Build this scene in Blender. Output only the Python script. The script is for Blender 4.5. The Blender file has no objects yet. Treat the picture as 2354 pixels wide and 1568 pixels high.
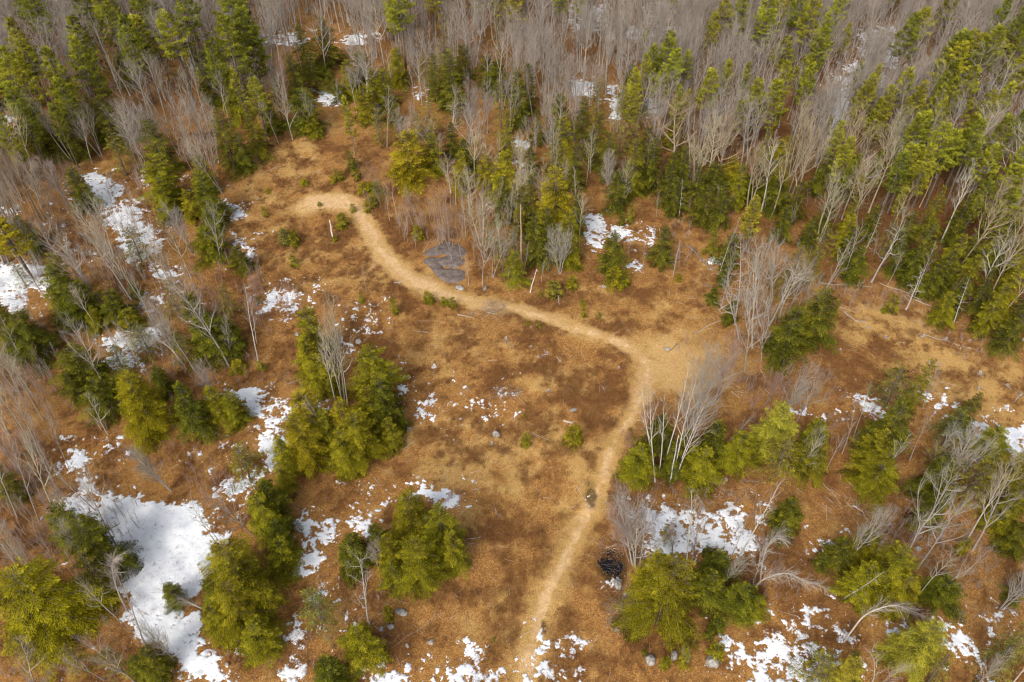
import bpy, math, random
import numpy as np
from mathutils import Matrix, Vector

# ------------------------------------------------------------------ camera, sky, sun, exposure
S = bpy.context.scene
COL = S.collection
CAMH = 90.0
PITCH = math.radians(44.1); ROLL = math.radians(-0.7)
cd = bpy.data.cameras.new('camera'); cam = bpy.data.objects.new('camera', cd); COL.objects.link(cam)
cd.lens = 28.0; cd.sensor_width = 36.0; cd.clip_end = 5000.0; cd.clip_start = 1.0
ROT = Matrix.Rotation(PITCH, 4, 'X') @ Matrix.Rotation(ROLL, 4, 'Z')
cam.matrix_world = Matrix.Translation((0, 0, CAMH)) @ ROT
S.camera = cam
SUN_EL = math.radians(42); SUN_AZ = math.radians(208)      # azimuth the light comes from, clockwise from +Y
w = bpy.data.worlds.new('World'); S.world = w; w.use_nodes = True
nt = w.node_tree; nt.nodes.clear()
sky = nt.nodes.new('ShaderNodeTexSky'); sky.sky_type = 'NISHITA'; sky.sun_disc = False
sky.sun_elevation = SUN_EL; sky.sun_rotation = SUN_AZ
sky.air_density = 0.9; sky.dust_density = 4.0; sky.ozone_density = 0.6
bg = nt.nodes.new('ShaderNodeBackground'); bg.inputs['Strength'].default_value = 0.125
out = nt.nodes.new('ShaderNodeOutputWorld')
hs_ = nt.nodes.new('ShaderNodeHueSaturation'); hs_.inputs['Saturation'].default_value = 0.42      # thin cloud greys the sky
nt.links.new(sky.outputs[0], hs_.inputs['Color']); nt.links.new(hs_.outputs[0], bg.inputs[0]); nt.links.new(bg.outputs[0], out.inputs[0])
sl = bpy.data.lights.new('sun', 'SUN'); sl.energy = 1.25; sl.angle = math.radians(22); sl.color = (1.0, 0.95, 0.87)
sun = bpy.data.objects.new('sun', sl); COL.objects.link(sun)
sd_ = Vector((math.sin(SUN_AZ) * math.cos(SUN_EL), math.cos(SUN_AZ) * math.cos(SUN_EL), math.sin(SUN_EL)))
sun.rotation_euler = sd_.to_track_quat('Z', 'Y').to_euler(); sun.location = (0, 0, 150)
S.view_settings.view_transform = 'Standard'; S.view_settings.look = 'None'
S.view_settings.exposure = 0.80; S.view_settings.gamma = 1.0
S.cycles.use_denoising = True; S.cycles.denoising_input_passes = 'RGB_ALBEDO_NORMAL'; S.cycles.denoising_prefilter = 'ACCURATE'; S.cycles.pixel_filter_type = 'BLACKMAN_HARRIS'; S.cycles.filter_width = 1.2
S.cycles.use_adaptive_sampling = False
S.cycles.max_bounces = 4; S.cycles.diffuse_bounces = 2; S.cycles.transmission_bounces = 3
S.cycles.glossy_bounces = 2; S.cycles.transparent_max_bounces = 4

# ------------------------------------------------------------------ noise and terrain
def _h(ix, iy, seed):
    n = (ix.astype(np.int64) * 374761393 + iy.astype(np.int64) * 668265263 + seed * 1442695041) & 0x7fffffff
    n = ((n ^ (n >> 13)) * 1274126177) & 0x7fffffff
    return ((n ^ (n >> 16)) & 0xffff) / 65535.0
def vnoise(x, y, seed):
    x = np.asarray(x, float); y = np.asarray(y, float)
    ix = np.floor(x); iy = np.floor(y); fx = x - ix; fy = y - iy
    fx = fx * fx * (3 - 2 * fx); fy = fy * fy * (3 - 2 * fy)
    a = _h(ix, iy, seed); b = _h(ix + 1, iy, seed); c = _h(ix, iy + 1, seed); d = _h(ix + 1, iy + 1, seed)
    return (a + (b - a) * fx) * (1 - fy) + (c + (d - c) * fx) * fy
def fbm(x, y, scale, octv=4, seed=1, rough=0.5):
    s = 0; a = 1; t = 0; f = 1.0 / scale
    c, sn = math.cos(0.6), math.sin(0.6)
    for k in range(octv):
        s = s + a * (vnoise(x * f, y * f, seed + k * 17) * 2 - 1); t += a; a *= rough; f *= 2.03
        x, y = x * c - y * sn + 11.3, x * sn + y * c - 7.1
    return s / t

W_, H_ = 2354.0, 1568.5
F_ = W_ * 28.0 / 36.0
R3 = np.array([[ROT[i][j] for j in range(3)] for i in range(3)])
def ray(ox, oy):
    d = R3 @ np.array([(ox - W_ / 2) / F_, -(oy - H_ / 2) / F_, -1.0]); return d / np.linalg.norm(d)
def project(p):
    v = R3.T @ (np.asarray(p, float) - np.array([0, 0, CAMH]))
    return (W_ / 2 + F_ * v[0] / -v[2], H_ / 2 - F_ * v[1] / -v[2], -v[2])

WATER = []      # (x, y, rx, ry, ang, depth) basins of the pools
def hz0(x, y):
    return 1.5 * fbm(x, y, 45, 3, 5) + 0.30 * fbm(x, y, 7, 3, 9)
def hz(x, y):
    z = hz0(x, y)
    for (cx, cy, rx, ry, an, dep) in WATER:
        c, s = math.cos(an), math.sin(an); dx = x - cx; dy = y - cy
        q = np.sqrt(((dx * c + dy * s) / rx) ** 2 + ((-dx * s + dy * c) / ry) ** 2) + 0.55 * fbm(x, y, 1.5, 3, 77)
        t = np.clip((1.35 - q) / 0.7, 0, 1)
        z0 = float(hz0(np.array(cx), np.array(cy)))
        tt = t * t * (3 - 2 * t)
        z = z * (1 - tt) + (z0 - dep) * tt
    return z
def at(ox, oy, h=0.0):
    """ground (or height h over it) point seen at that place of the photograph"""
    d = ray(ox, oy); z = 0.0
    for _ in range(6):
        t = (z + h - CAMH) / d[2]; x, y = d[0] * t, d[1] * t
        z = float(hz(np.array(x), np.array(y)))
    return np.array([x, y, z])

# pools
def pool(ox, oy, rpx, rpy, dep, ang=0.0):
    p = at(ox, oy); dpt = project(p)[2]
    rx = rpx / F_ * dpt; ry = rpy / F_ * dpt / math.sin(math.atan2(CAMH, math.hypot(p[0], p[1])))
    WATER.append((p[0], p[1], rx, ry, ang, dep)); return p, rx, ry
pool(1410, 1299, 31, 33, 0.55)

# ------------------------------------------------------------------ materials
def newmat(name):
    m = bpy.data.materials.new(name); m.use_nodes = True; n = m.node_tree; n.nodes.clear()
    o = n.nodes.new('ShaderNodeOutputMaterial'); return m, n, o
def N(n, t, **kw):
    x = n.nodes.new(t)
    for k, v in kw.items():
        if k in x.inputs.keys(): x.inputs[k].default_value = v
        else: setattr(x, k, v)
    return x
def mixc(n, fac, a, b, blend='MIX'):
    m = n.nodes.new('ShaderNodeMix'); m.data_type = 'RGBA'; m.blend_type = blend
    for s, v in ((0, fac), (6, a), (7, b)):
        if isinstance(v, bpy.types.NodeSocket): n.links.new(v, m.inputs[s])
        elif isinstance(v, (int, float)): m.inputs[s].default_value = v
        else: m.inputs[s].default_value = (*v, 1)
    return m.outputs[2]
def math_(n, op, a, b=0.0, c=None, clamp=False):
    m = n.nodes.new('ShaderNodeMath'); m.operation = op; m.use_clamp = clamp
    for i, v in enumerate((a, b, c)):
        if v is None: continue
        if isinstance(v, bpy.types.NodeSocket): n.links.new(v, m.inputs[i])
        else: m.inputs[i].default_value = v
    return m.outputs[0]
def ramp(n, v, lo, hi):
    m = n.nodes.new('ShaderNodeMapRange'); m.interpolation_type = 'SMOOTHSTEP'
    n.links.new(v, m.inputs[0]); m.inputs[1].default_value = lo; m.inputs[2].default_value = hi
    return m.outputs[0]
def noise(n, co, sc, det=3, rough=0.6, dist=0.0):
    t = N(n, 'ShaderNodeTexNoise'); t.inputs['Scale'].default_value = sc; t.inputs['Detail'].default_value = det
    t.inputs['Roughness'].default_value = rough; t.inputs['Distortion'].default_value = dist
    n.links.new(co, t.inputs['Vector']); return t.outputs['Fac']

def ground_material():
    m, n, o = newmat('forest_ground'); L = n.links
    co = N(n, 'ShaderNodeTexCoord').outputs['Object']
    att = N(n, 'ShaderNodeAttribute', attribute_name='zone')
    sp = N(n, 'ShaderNodeSeparateColor'); L.new(att.outputs['Color'], sp.inputs[0])
    tan, dark, path = sp.outputs[0], sp.outputs[1], sp.outputs[2]
    wet = att.outputs['Alpha']
    vor = N(n, 'ShaderNodeTexVoronoi'); vor.inputs['Scale'].default_value = 5.5; L.new(co, vor.inputs['Vector'])
    vs = N(n, 'ShaderNodeSeparateColor'); L.new(vor.outputs['Color'], vs.inputs[0])
    n1 = noise(n, co, 1.4, 6, 0.65); n2 = noise(n, co, 4.0, 5, 0.7); n3 = noise(n, co, 0.35, 4, 0.6); n4 = noise(n, co, 11.0, 3, 0.7)
    vor.inputs['Scale'].default_value = 8.0
    n5 = noise(n, co, 6.5, 8, 0.8); n6 = noise(n, co, 2.2, 7, 0.75, 0.6)
    f = math_(n, 'MULTIPLY_ADD', vs.outputs[0], .35, math_(n, 'MULTIPLY', n5, .65))
    litter = mixc(n, ramp(n, f, 0.28, 0.72), (0.200, 0.090, 0.024), (0.460, 0.240, 0.074))
    litter = mixc(n, math_(n, 'MULTIPLY', ramp(n, n1, 0.42, 0.68), 0.55), litter, (0.245, 0.105, 0.030))
    litter = mixc(n, math_(n, 'MULTIPLY', ramp(n, vs.outputs[1], 0.90, 1.0), 0.40), litter, (0.68, 0.46, 0.22))
    litter = mixc(n, math_(n, 'MULTIPLY', ramp(n, n6, 0.47, 0.66), 0.65), litter, (0.135, 0.060, 0.019))
    grass = mixc(n, ramp(n, n5, 0.36, 0.66), (0.34, 0.190, 0.056), (0.66, 0.430, 0.165))
    grass = mixc(n, math_(n, 'MULTIPLY', ramp(n, n3, 0.5, 0.7), 0.35), grass, (0.40, 0.28, 0.075))
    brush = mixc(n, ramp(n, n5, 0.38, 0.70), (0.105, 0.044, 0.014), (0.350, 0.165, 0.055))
    sand = mixc(n, ramp(n, n6, 0.35, 0.7), (0.50, 0.315, 0.150), (0.71, 0.480, 0.255))
    sand = mixc(n, math_(n, 'MULTIPLY', ramp(n, n5, 0.5, 0.68), 0.35), sand, (0.42, 0.25, 0.10))
    def soft(a, nz, k, lo=0.3, hi=0.7):
        return ramp(n, math_(n, 'MULTIPLY_ADD', math_(n, 'SUBTRACT', nz, 0.5), k, a), lo, hi)
    c = mixc(n, soft(tan, n6, 1.8, 0.12, 0.85), litter, grass)
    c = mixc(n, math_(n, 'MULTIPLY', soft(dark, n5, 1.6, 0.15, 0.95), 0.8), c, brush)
    c = mixc(n, soft(path, n5, 1.2, 0.05, 0.95), c, sand)
    c = mixc(n, math_(n, 'MULTIPLY', wet, 0.85), c, (0.045, 0.028, 0.012))
    hs = math_(n, 'ADD', math_(n, 'MULTIPLY', n5, 0.9), math_(n, 'MULTIPLY', vor.outputs['Distance'], 0.7))
    bp = N(n, 'ShaderNodeBump'); bp.inputs['Strength'].default_value = 0.8; bp.inputs['Distance'].default_value = 0.12
    L.new(hs, bp.inputs['Height'])
    b = N(n, 'ShaderNodeBsdfPrincipled'); b.inputs['Roughness'].default_value = 0.95; b.inputs['Specular IOR Level'].default_value = 0.1
    L.new(c, b.inputs['Base Color']); L.new(bp.outputs[0], b.inputs['Normal']); L.new(b.outputs[0], o.inputs[0])
    return m
def leaf_material(name, yellow):
    m, n, o = newmat(name); L = n.links
    oi = N(n, 'ShaderNodeObjectInfo'); at_ = N(n, 'ShaderNodeAttribute', attribute_name='tint')
    t = at_.outputs['Fac']
    k = math_(n, 'MULTIPLY_ADD', t, 1.75, 0.12)
    c = mixc(n, 1.0, oi.outputs['Color'], k, 'MULTIPLY')
    c = mixc(n, math_(n, 'MULTIPLY', ramp(n, t, 0.55, 1.0), 0.45), c, yellow)
    d = N(n, 'ShaderNodeBsdfDiffuse'); tr = N(n, 'ShaderNodeBsdfTranslucent'); mx = N(n, 'ShaderNodeMixShader', Fac=0.22)
    L.new(c, d.inputs[0]); L.new(c, tr.inputs[0]); L.new(d.outputs[0], mx.inputs[1]); L.new(tr.outputs[0], mx.inputs[2])
    L.new(mx.outputs[0], o.inputs[0]); return m
def bark_material(name, sc=3.0, con=0.5):
    m, n, o = newmat(name); L = n.links
    oi = N(n, 'ShaderNodeObjectInfo'); co = N(n, 'ShaderNodeTexCoord').outputs['Object']
    v = noise(n, co, sc, 4, 0.65)
    k = math_(n, 'MULTIPLY_ADD', ramp(n, v, 0.3, 0.7), con, 1 - con * 0.6)
    c = mixc(n, 1.0, oi.outputs['Color'], k, 'MULTIPLY')
    b = N(n, 'ShaderNodeBsdfPrincipled'); b.inputs['Roughness'].default_value = 0.85; b.inputs['Specular IOR Level'].default_value = 0.2
    L.new(c, b.inputs['Base Color']); L.new(b.outputs[0], o.inputs[0]); return m
def flat_material(name, c1, c2, sc, rough=0.9, bump=0.0, det=5):
    m, n, o = newmat(name); L = n.links
    co = N(n, 'ShaderNodeTexCoord').outputs['Object']; v = noise(n, co, sc, det, 0.65)
    c = mixc(n, ramp(n, v, 0.32, 0.68), c1, c2)
    b = N(n, 'ShaderNodeBsdfPrincipled'); b.inputs['Roughness'].default_value = rough; b.inputs['Specular IOR Level'].default_value = 0.2
    L.new(c, b.inputs['Base Color'])
    if bump:
        bp = N(n, 'ShaderNodeBump'); bp.inputs['Strength'].default_value = 0.7; bp.inputs['Distance'].default_value = bump
        L.new(v, bp.inputs['Height']); L.new(bp.outputs[0], b.inputs['Normal'])
    L.new(b.outputs[0], o.inputs[0]); return m
def twig_material(name):      # per-face tint picks the colour of each stem of the loose stuff
    m, n, o = newmat(name); L = n.links
    at_ = N(n, 'ShaderNodeAttribute', attribute_name='col')
    d = N(n, 'ShaderNodeBsdfDiffuse'); L.new(at_.outputs['Color'], d.inputs[0]); L.new(d.outputs[0], o.inputs[0]); return m
def snow_material():
    m, n, o = newmat('snow'); L = n.links
    co = N(n, 'ShaderNodeTexCoord').outputs['Object']
    v = noise(n, co, 1.1, 5, 0.65); v2 = noise(n, co, 3.5, 4, 0.7); v3 = noise(n, co, 0.25, 3, 0.5)
    c = mixc(n, ramp(n, v3, 0.35, 0.65), (0.60, 0.62, 0.66), (0.83, 0.84, 0.85))
    c = mixc(n, math_(n, 'MULTIPLY', ramp(n, v, 0.55, 0.75), 0.35), c, (0.52, 0.53, 0.56))
    att = N(n, 'ShaderNodeAttribute', attribute_name='thin')
    dirt = math_(n, 'MULTIPLY', ramp(n, math_(n, 'MULTIPLY_ADD', att.outputs['Fac'], 0.22, v2), 0.64, 0.74), 0.75)
    c = mixc(n, dirt, c, (0.20, 0.10, 0.05))
    c = mixc(n, math_(n, 'MULTIPLY', ramp(n, att.outputs['Fac'], .80, 1.0), .55), c, (0.44, 0.40, 0.37))
    spk = N(n, 'ShaderNodeTexVoronoi'); spk.inputs['Scale'].default_value = 1.6; L.new(co, spk.inputs['Vector'])
    c = mixc(n, math_(n, 'MULTIPLY', math_(n, 'LESS_THAN', math_(n, 'ADD', spk.outputs['Distance'], math_(n, 'MULTIPLY', v, .25)), .205), .8), c, (0.16, 0.085, 0.04))
    bp = N(n, 'ShaderNodeBump'); bp.inputs['Strength'].default_value = 0.6; bp.inputs['Distance'].default_value = 0.08
    L.new(v2, bp.inputs['Height'])
    b = N(n, 'ShaderNodeBsdfPrincipled'); b.inputs['Roughness'].default_value = 0.6; b.inputs['Specular IOR Level'].default_value = 0.3
    L.new(c, b.inputs['Base Color']); L.new(bp.outputs[0], b.inputs['Normal']); L.new(b.outputs[0], o.inputs[0]); return m
def water_material():
    m, n, o = newmat('dark_water'); b = N(n, 'ShaderNodeBsdfPrincipled')
    b.inputs['Base Color'].default_value = (0.006, 0.006, 0.009, 1); b.inputs['Roughness'].default_value = 0.12
    b.inputs['Specular IOR Level'].default_value = 0.35
    n.links.new(b.outputs[0], o.inputs[0]); return m
M_GROUND = ground_material()
M_HEM = leaf_material('hemlock_needles', (0.33, 0.28, 0.014)); M_PINE = leaf_material('pine_needles', (0.36, 0.34, 0.03))
M_BARK = bark_material('bark'); M_BIRCH = bark_material('birch_bark', 6.0, 0.35); M_TWIG = bark_material('twigs', 0.8, 0.4)
M_STUFF = twig_material('dry_stems'); M_SNOW = snow_material(); M_WATER = water_material()
M_ROCK = flat_material('outcrop_rock', (0.100, 0.078, 0.066), (0.185, 0.148, 0.130), 1.1, 0.85, 0.02)
M_BOULDER = flat_material('boulder_rock', (0.16, 0.145, 0.125), (0.40, 0.37, 0.33), 2.5, 0.9, 0.05)
M_STUMP = flat_material('weathered_stump', (0.14, 0.11, 0.09), (0.42, 0.36, 0.31), 6.0, 0.9, 0.03)
M_CUT = flat_material('cut_wood', (0.30, 0.22, 0.15), (0.58, 0.48, 0.36), 9.0, 0.9)

# ------------------------------------------------------------------ mesh helpers
def mesh(name, V, Q, mat, fattr=None, smooth=False):
    V = np.asarray(V, np.float32).reshape(-1, 3); Q = np.asarray(Q, np.int32).reshape(-1, 4)
    me = bpy.data.meshes.new(name); nf = len(Q)
    me.vertices.add(len(V)); me.vertices.foreach_set('co', V.ravel())
    me.loops.add(nf * 4); me.loops.foreach_set('vertex_index', Q.ravel())
    me.polygons.add(nf); me.polygons.foreach_set('loop_start', np.arange(0, nf * 4, 4, dtype=np.int32))
    if smooth: me.polygons.foreach_set('use_smooth', np.ones(nf, bool))
    me.update(calc_edges=True)
    if fattr:
        for k, (dom, a) in fattr.items():
            a = np.asarray(a, np.float32)
            if a.ndim == 1:
                t = me.attributes.new(k, 'FLOAT', dom); t.data.foreach_set('value', a)
            else:
                t = me.attributes.new(k, 'FLOAT_COLOR', dom); t.data.foreach_set('color', a.ravel())
    me.materials.append(mat); return me
def tubes(segs, k):
    """segs: rows p0(3) p1(3) r0 r1 -> open prisms with k sides"""
    s = np.asarray(segs, float).reshape(-1, 8)
    if not len(s): return np.zeros((0, 3)), np.zeros((0, 4), int)
    p0, p1, r0, r1 = s[:, :3], s[:, 3:6], s[:, 6], s[:, 7]
    d = p1 - p0; d /= np.maximum(np.linalg.norm(d, axis=1, keepdims=True), 1e-9)
    ref = np.where(np.abs(d[:, 2:3]) < 0.9, np.array([[0, 0, 1.0]]), np.array([[1.0, 0, 0]]))
    u = np.cross(d, ref); u /= np.linalg.norm(u, axis=1, keepdims=True); v = np.cross(d, u)
    a = np.arange(k) * 2 * math.pi / k
    ring = np.cos(a)[None, :, None] * u[:, None, :] + np.sin(a)[None, :, None] * v[:, None, :]
    A = p0[:, None, :] + ring * r0[:, None, None]; B = p1[:, None, :] + ring * r1[:, None, None]
    V = np.concatenate([A, B], 1).reshape(-1, 3)
    i = np.arange(k); j = (i + 1) % k
    q = np.stack([i, j, j + k, i + k], 1)
    Q = (np.arange(len(s)) * 2 * k)[:, None, None] + q[None]
    return V, Q.reshape(-1, 4)
def polytube(pts, rad, k, caps=True):
    """one continuous tapered tube along pts"""
    pts = np.asarray(pts, float); n = len(pts); V = []; u = None
    for i in range(n):
        d = pts[min(i + 1, n - 1)] - pts[max(i - 1, 0)]; d /= np.linalg.norm(d) + 1e-9
        if u is None:
            ref = np.array([0, 0, 1.0]) if abs(d[2]) < 0.9 else np.array([1.0, 0, 0]); u = np.cross(d, ref)
        u = u - d * np.dot(u, d); u /= np.linalg.norm(u) + 1e-9; v = np.cross(d, u)
        for a in range(k):
            t = 2 * math.pi * a / k; V.append(pts[i] + rad[i] * (math.cos(t) * u + math.sin(t) * v))
    Q = [[i * k + a, i * k + (a + 1) % k, (i + 1) * k + (a + 1) % k, (i + 1) * k + a] for i in range(n - 1) for a in range(k)]
    if caps:
        for i in (0, n - 1):
            V.append(pts[i]); c = len(V) - 1
            for a in range(0, k, 2): Q.append([i * k + a, i * k + (a + 1) % k, i * k + (a + 2) % k, c])
    return np.array(V), np.array(Q)
def join(parts):
    V = []; Q = []; n = 0
    for v, q in parts:
        if len(v) == 0: continue
        V.append(v); Q.append(np.asarray(q) + n); n += len(v)
    return np.concatenate(V), np.concatenate(Q)
def kites(P, D, L, Wd, rng, droop=0.0):
    """leaf sprays: kite quads from P along D"""
    n = len(P); up = rng.normal(0, 0.35, (n, 3)); up[:, 2] += 1
    side = np.cross(D, up); side /= np.linalg.norm(side, axis=1, keepdims=True) + 1e-9
    mid = P + D * (L * 0.45)[:, None]; tip = P + D * L[:, None]; tip[:, 2] -= droop * L
    V = np.stack([P, mid + side * Wd[:, None], tip, mid - side * Wd[:, None]], 1).reshape(-1, 3)
    return V, np.arange(4 * n).reshape(-1, 4)

# ------------------------------------------------------------------ tree shapes
def hemlock_mesh(seed, H=12.0, R=3.6, nb=120, dens=1.0, sparse=0.0, blunt=0.75, low=0.05):
    g = random.Random(seed); rng = np.random.default_rng(seed)
    P = []; D = []; Ls = []; Wd = []; T = []; tw = []
    lean = [g.uniform(-.25, .25), g.uniform(-.25, .25)]
    axis = lambda z: np.array([lean[0] * math.sin(z / H * 3), lean[1] * math.sin(z / H * 2.5), z])
    lob = [g.uniform(0, 6.28) for _ in range(3)]
    for i in range(nb):
        t = low + (0.985 - low) * ((i + g.random()) / nb) ** 0.92
        az = i * 2.39996 + g.uniform(-.5, .5); z = H * t
        prof = (1 - t) ** blunt * (0.55 + 0.45 * min(1, t / 0.14))
        Lb = R * prof * g.uniform(0.58, 1.26) * (1 + 0.20 * math.sin(az * 2 + lob[0]) + 0.20 * math.sin(az * 3 + lob[1] + t * 9) + .10 * math.sin(az * 7 + t * 23 + lob[2])) + 0.25
        if g.random() < sparse * 0.4: Lb *= 0.6
        el = math.radians(-4 + 52 * t ** 1.6 + g.uniform(-8, 8)); dr = g.uniform(0.22, 0.42)
        h = np.array([math.cos(az), math.sin(az), 0]); sd = np.array([-math.sin(az), math.cos(az), 0])
        curve = g.uniform(-.2, .2)
        f = lambda s: axis(z) + h * (Lb * s) + sd * (curve * Lb * s * s) + np.array([0, 0, Lb * (math.tan(el) * s - dr * s * s)])
        bt = min(1, max(0, g.gauss(0.47, 0.23)))
        if Lb > 0.5:
            pts = [f(s) for s in (0, .35, .7, 1)]
            for a, b, r0, r1 in ((0, 1, .035, .025), (1, 2, .025, .016), (2, 3, .016, .006)):
                tw.append([*pts[a], *pts[b], r0 * H / 12 + .004, r1 * H / 12 + .004])
        s = 0.16 + 0.1 * g.random() + 0.25 * sparse
        step = 0.20 / max(Lb, .5)
        while s < 1.0:
            p = f(s); q = f(min(1.0, s + 0.05)); fw = q - p
            if np.linalg.norm(fw) < 1e-6: fw = h.copy()
            fw /= np.linalg.norm(fw)
            for sg in (-1, 1):
                if g.random() < sparse * 0.45: continue
                l = (0.42 * Lb * (1 - s) ** 0.8 * min(1, s * 2.2) + 0.28) * g.uniform(0.75, 1.2)
                dd = fw * 0.62 + sd * sg * 0.78; dd /= np.linalg.norm(dd)
                nn = max(3, int(l / 0.105 * dens))
                for k in range(nn):
                    u = (k + 0.3) / nn; pp = p + dd * (l * u) + np.array([0, 0, -0.16 * l * u * u])
                    d2 = dd * 0.8 + sd * sg * g.uniform(-.6, .6) + fw * g.uniform(-.1, .7) + np.array([0, 0, g.uniform(-.32, .12)])
                    P.append(pp); D.append(d2); Ls.append(g.uniform(.17, .32)); Wd.append(g.uniform(.032, .06)); T.append(bt + g.gauss(0, .2) + 0.12 * (s - .5))
            s += step * g.uniform(.8, 1.25)
        for k in range(5):
            P.append(f(0.9 + 0.025 * k)); d2 = f(1.0) - f(0.85); d2 = d2 / np.linalg.norm(d2) + sd * g.uniform(-.5, .5)
            D.append(d2); Ls.append(.38); Wd.append(.07); T.append(bt + .2)
    for k in range(14):
        a = k * 2.4; P.append(axis(H * (0.955 + .003 * k))); D.append(np.array([math.cos(a) * .5, math.sin(a) * .5, .8])); Ls.append(.35); Wd.append(.06); T.append(.6)
    P = np.array(P); D = np.array(D); D /= np.linalg.norm(D, axis=1, keepdims=True)
    V, Q = kites(P, D, np.array(Ls), np.array(Wd), rng, 0.12)
    crown = mesh('hemlock_crown', V, Q, M_HEM, {'tint': ('FACE', np.clip(T, 0, 1))})
    r = H * 0.0135
    tv = polytube([axis(z) - (np.array([0, 0, .4]) if z == 0 else 0) for z in (0, .3, H * .3, H * .6, H * .85, H * .99)], [r * 1.5, r * 1.15, r, r * .65, r * .3, .015], 8)
    br = tubes(tw, 3)
    if H < 5: return {'trunk': mesh('young_stem', *join([tv, br]), M_BARK), 'crown': crown, 'H': H, 'R': R, 'c': 0.42}
    return {'trunk': mesh('conifer_trunk', *join([tv, br]), M_BARK), 'crown': crown, 'H': H, 'R': R, 'c': 0.42}
def pine_mesh(seed, H=21.0, R=3.4, bare=0.42, nw=15):
    g = random.Random(seed); rng = np.random.default_rng(seed)
    P = []; D = []; Ls = []; Wd = []; T = []; tw = []
    bx, by = g.uniform(-.5, .5), g.uniform(-.5, .5)
    axis = lambda z: np.array([bx * math.sin(z / H * 2.6), by * math.sin(z / H * 3.1), z])
    for i in range(nw):
        t = bare + (0.97 - bare) * (i / (nw - 1)); z0 = H * t
        tt = (t - bare) / (1 - bare)
        n = g.randint(4, 6); a0 = g.uniform(0, 6.28)
        for j in range(n):
            az = a0 + j * 6.283 / n + g.uniform(-.35, .35)
            if g.random() < 0.12: continue
            prof = min(1.0, 0.62 + tt * 1.6) if tt < .25 else (1 - tt) ** 0.62 * 1.12
            Lb = R * prof * g.uniform(.62, 1.15) + 0.35
            el = math.radians(4 + 44 * tt + g.uniform(-9, 9))
            h = np.array([math.cos(az), math.sin(az), 0]); sd = np.array([-math.sin(az), math.cos(az), 0])
            z = z0 + g.uniform(-.3, .3); cv = g.uniform(-.25, .25)
            f = lambda s: axis(z) + h * (Lb * s * math.cos(el)) + sd * (cv * Lb * s * s) + np.array([0, 0, Lb * (math.sin(el) * s + 0.10 * s * s)])
            pts = [f(s) for s in (0, .4, .75, 1)]
            for a, b, r0, r1 in ((0, 1, .06, .04), (1, 2, .04, .025), (2, 3, .025, .01)): tw.append([*pts[a], *pts[b], r0, r1])
            bt = min(1, max(0, g.gauss(.48, .17)))
            nc = max(4, int(Lb * 3.6))
            for c in range(nc):
                s = 0.30 + 0.70 * (c + g.random() * .8) / nc
                side = g.choice((-1, 1)); off = g.uniform(.15, .42) * Lb * (1.1 - s) + .12
                ctr = f(min(s, 1)) + sd * side * off * (0 if c == nc - 1 else 1) + h * off * .5 + np.array([0, 0, g.uniform(.0, .2)])
                if off > .4: tw.append([*f(s), *ctr, .015, .008])
                ct = min(1, max(0, bt + g.gauss(0, .12)))
                for k in range(g.randint(26, 36)):
                    a = g.uniform(0, 6.283); e = g.uniform(-.15, 1.25)
                    d = np.array([math.cos(a) * math.cos(e), math.sin(a) * math.cos(e), math.sin(e)]) + h * .55 + sd * side * .25
                    P.append(ctr + np.array([g.gauss(0, .14), g.gauss(0, .14), g.gauss(0, .07)])); D.append(d)
                    Ls.append(g.uniform(.24, .42)); Wd.append(g.uniform(.035, .06)); T.append(ct + g.gauss(0, .1))
    for i in range(16):                                        # dead stubs under the crown
        z = H * g.uniform(.15, bare + .05); az = g.uniform(0, 6.28); L = g.uniform(.5, 1.6)
        p = axis(z); q = p + np.array([math.cos(az) * L, math.sin(az) * L, g.uniform(-.3, .2)]); tw.append([*p, *q, .03, .01])
    P = np.array(P); D = np.array(D); D /= np.linalg.norm(D, axis=1, keepdims=True)
    V, Q = kites(P, D, np.array(Ls), np.array(Wd), rng)
    crown = mesh('pine_crown', V, Q, M_PINE, {'tint': ('FACE', np.clip(T, 0, 1))})
    r = H * .0125
    zs = (0, .4, H * .3, H * .6, H * .85, H * .98)
    tv = polytube([axis(z) - (np.array([0, 0, .4]) if z == 0 else 0) for z in zs], [r * 1.4, r * 1.1, r, r * .7, r * .35, .02], 8)
    return {'trunk': mesh('pine_trunk', *join([tv, tubes(tw, 3)]), M_BARK), 'crown': crown, 'H': H, 'R': R, 'c': 0.72}

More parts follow.
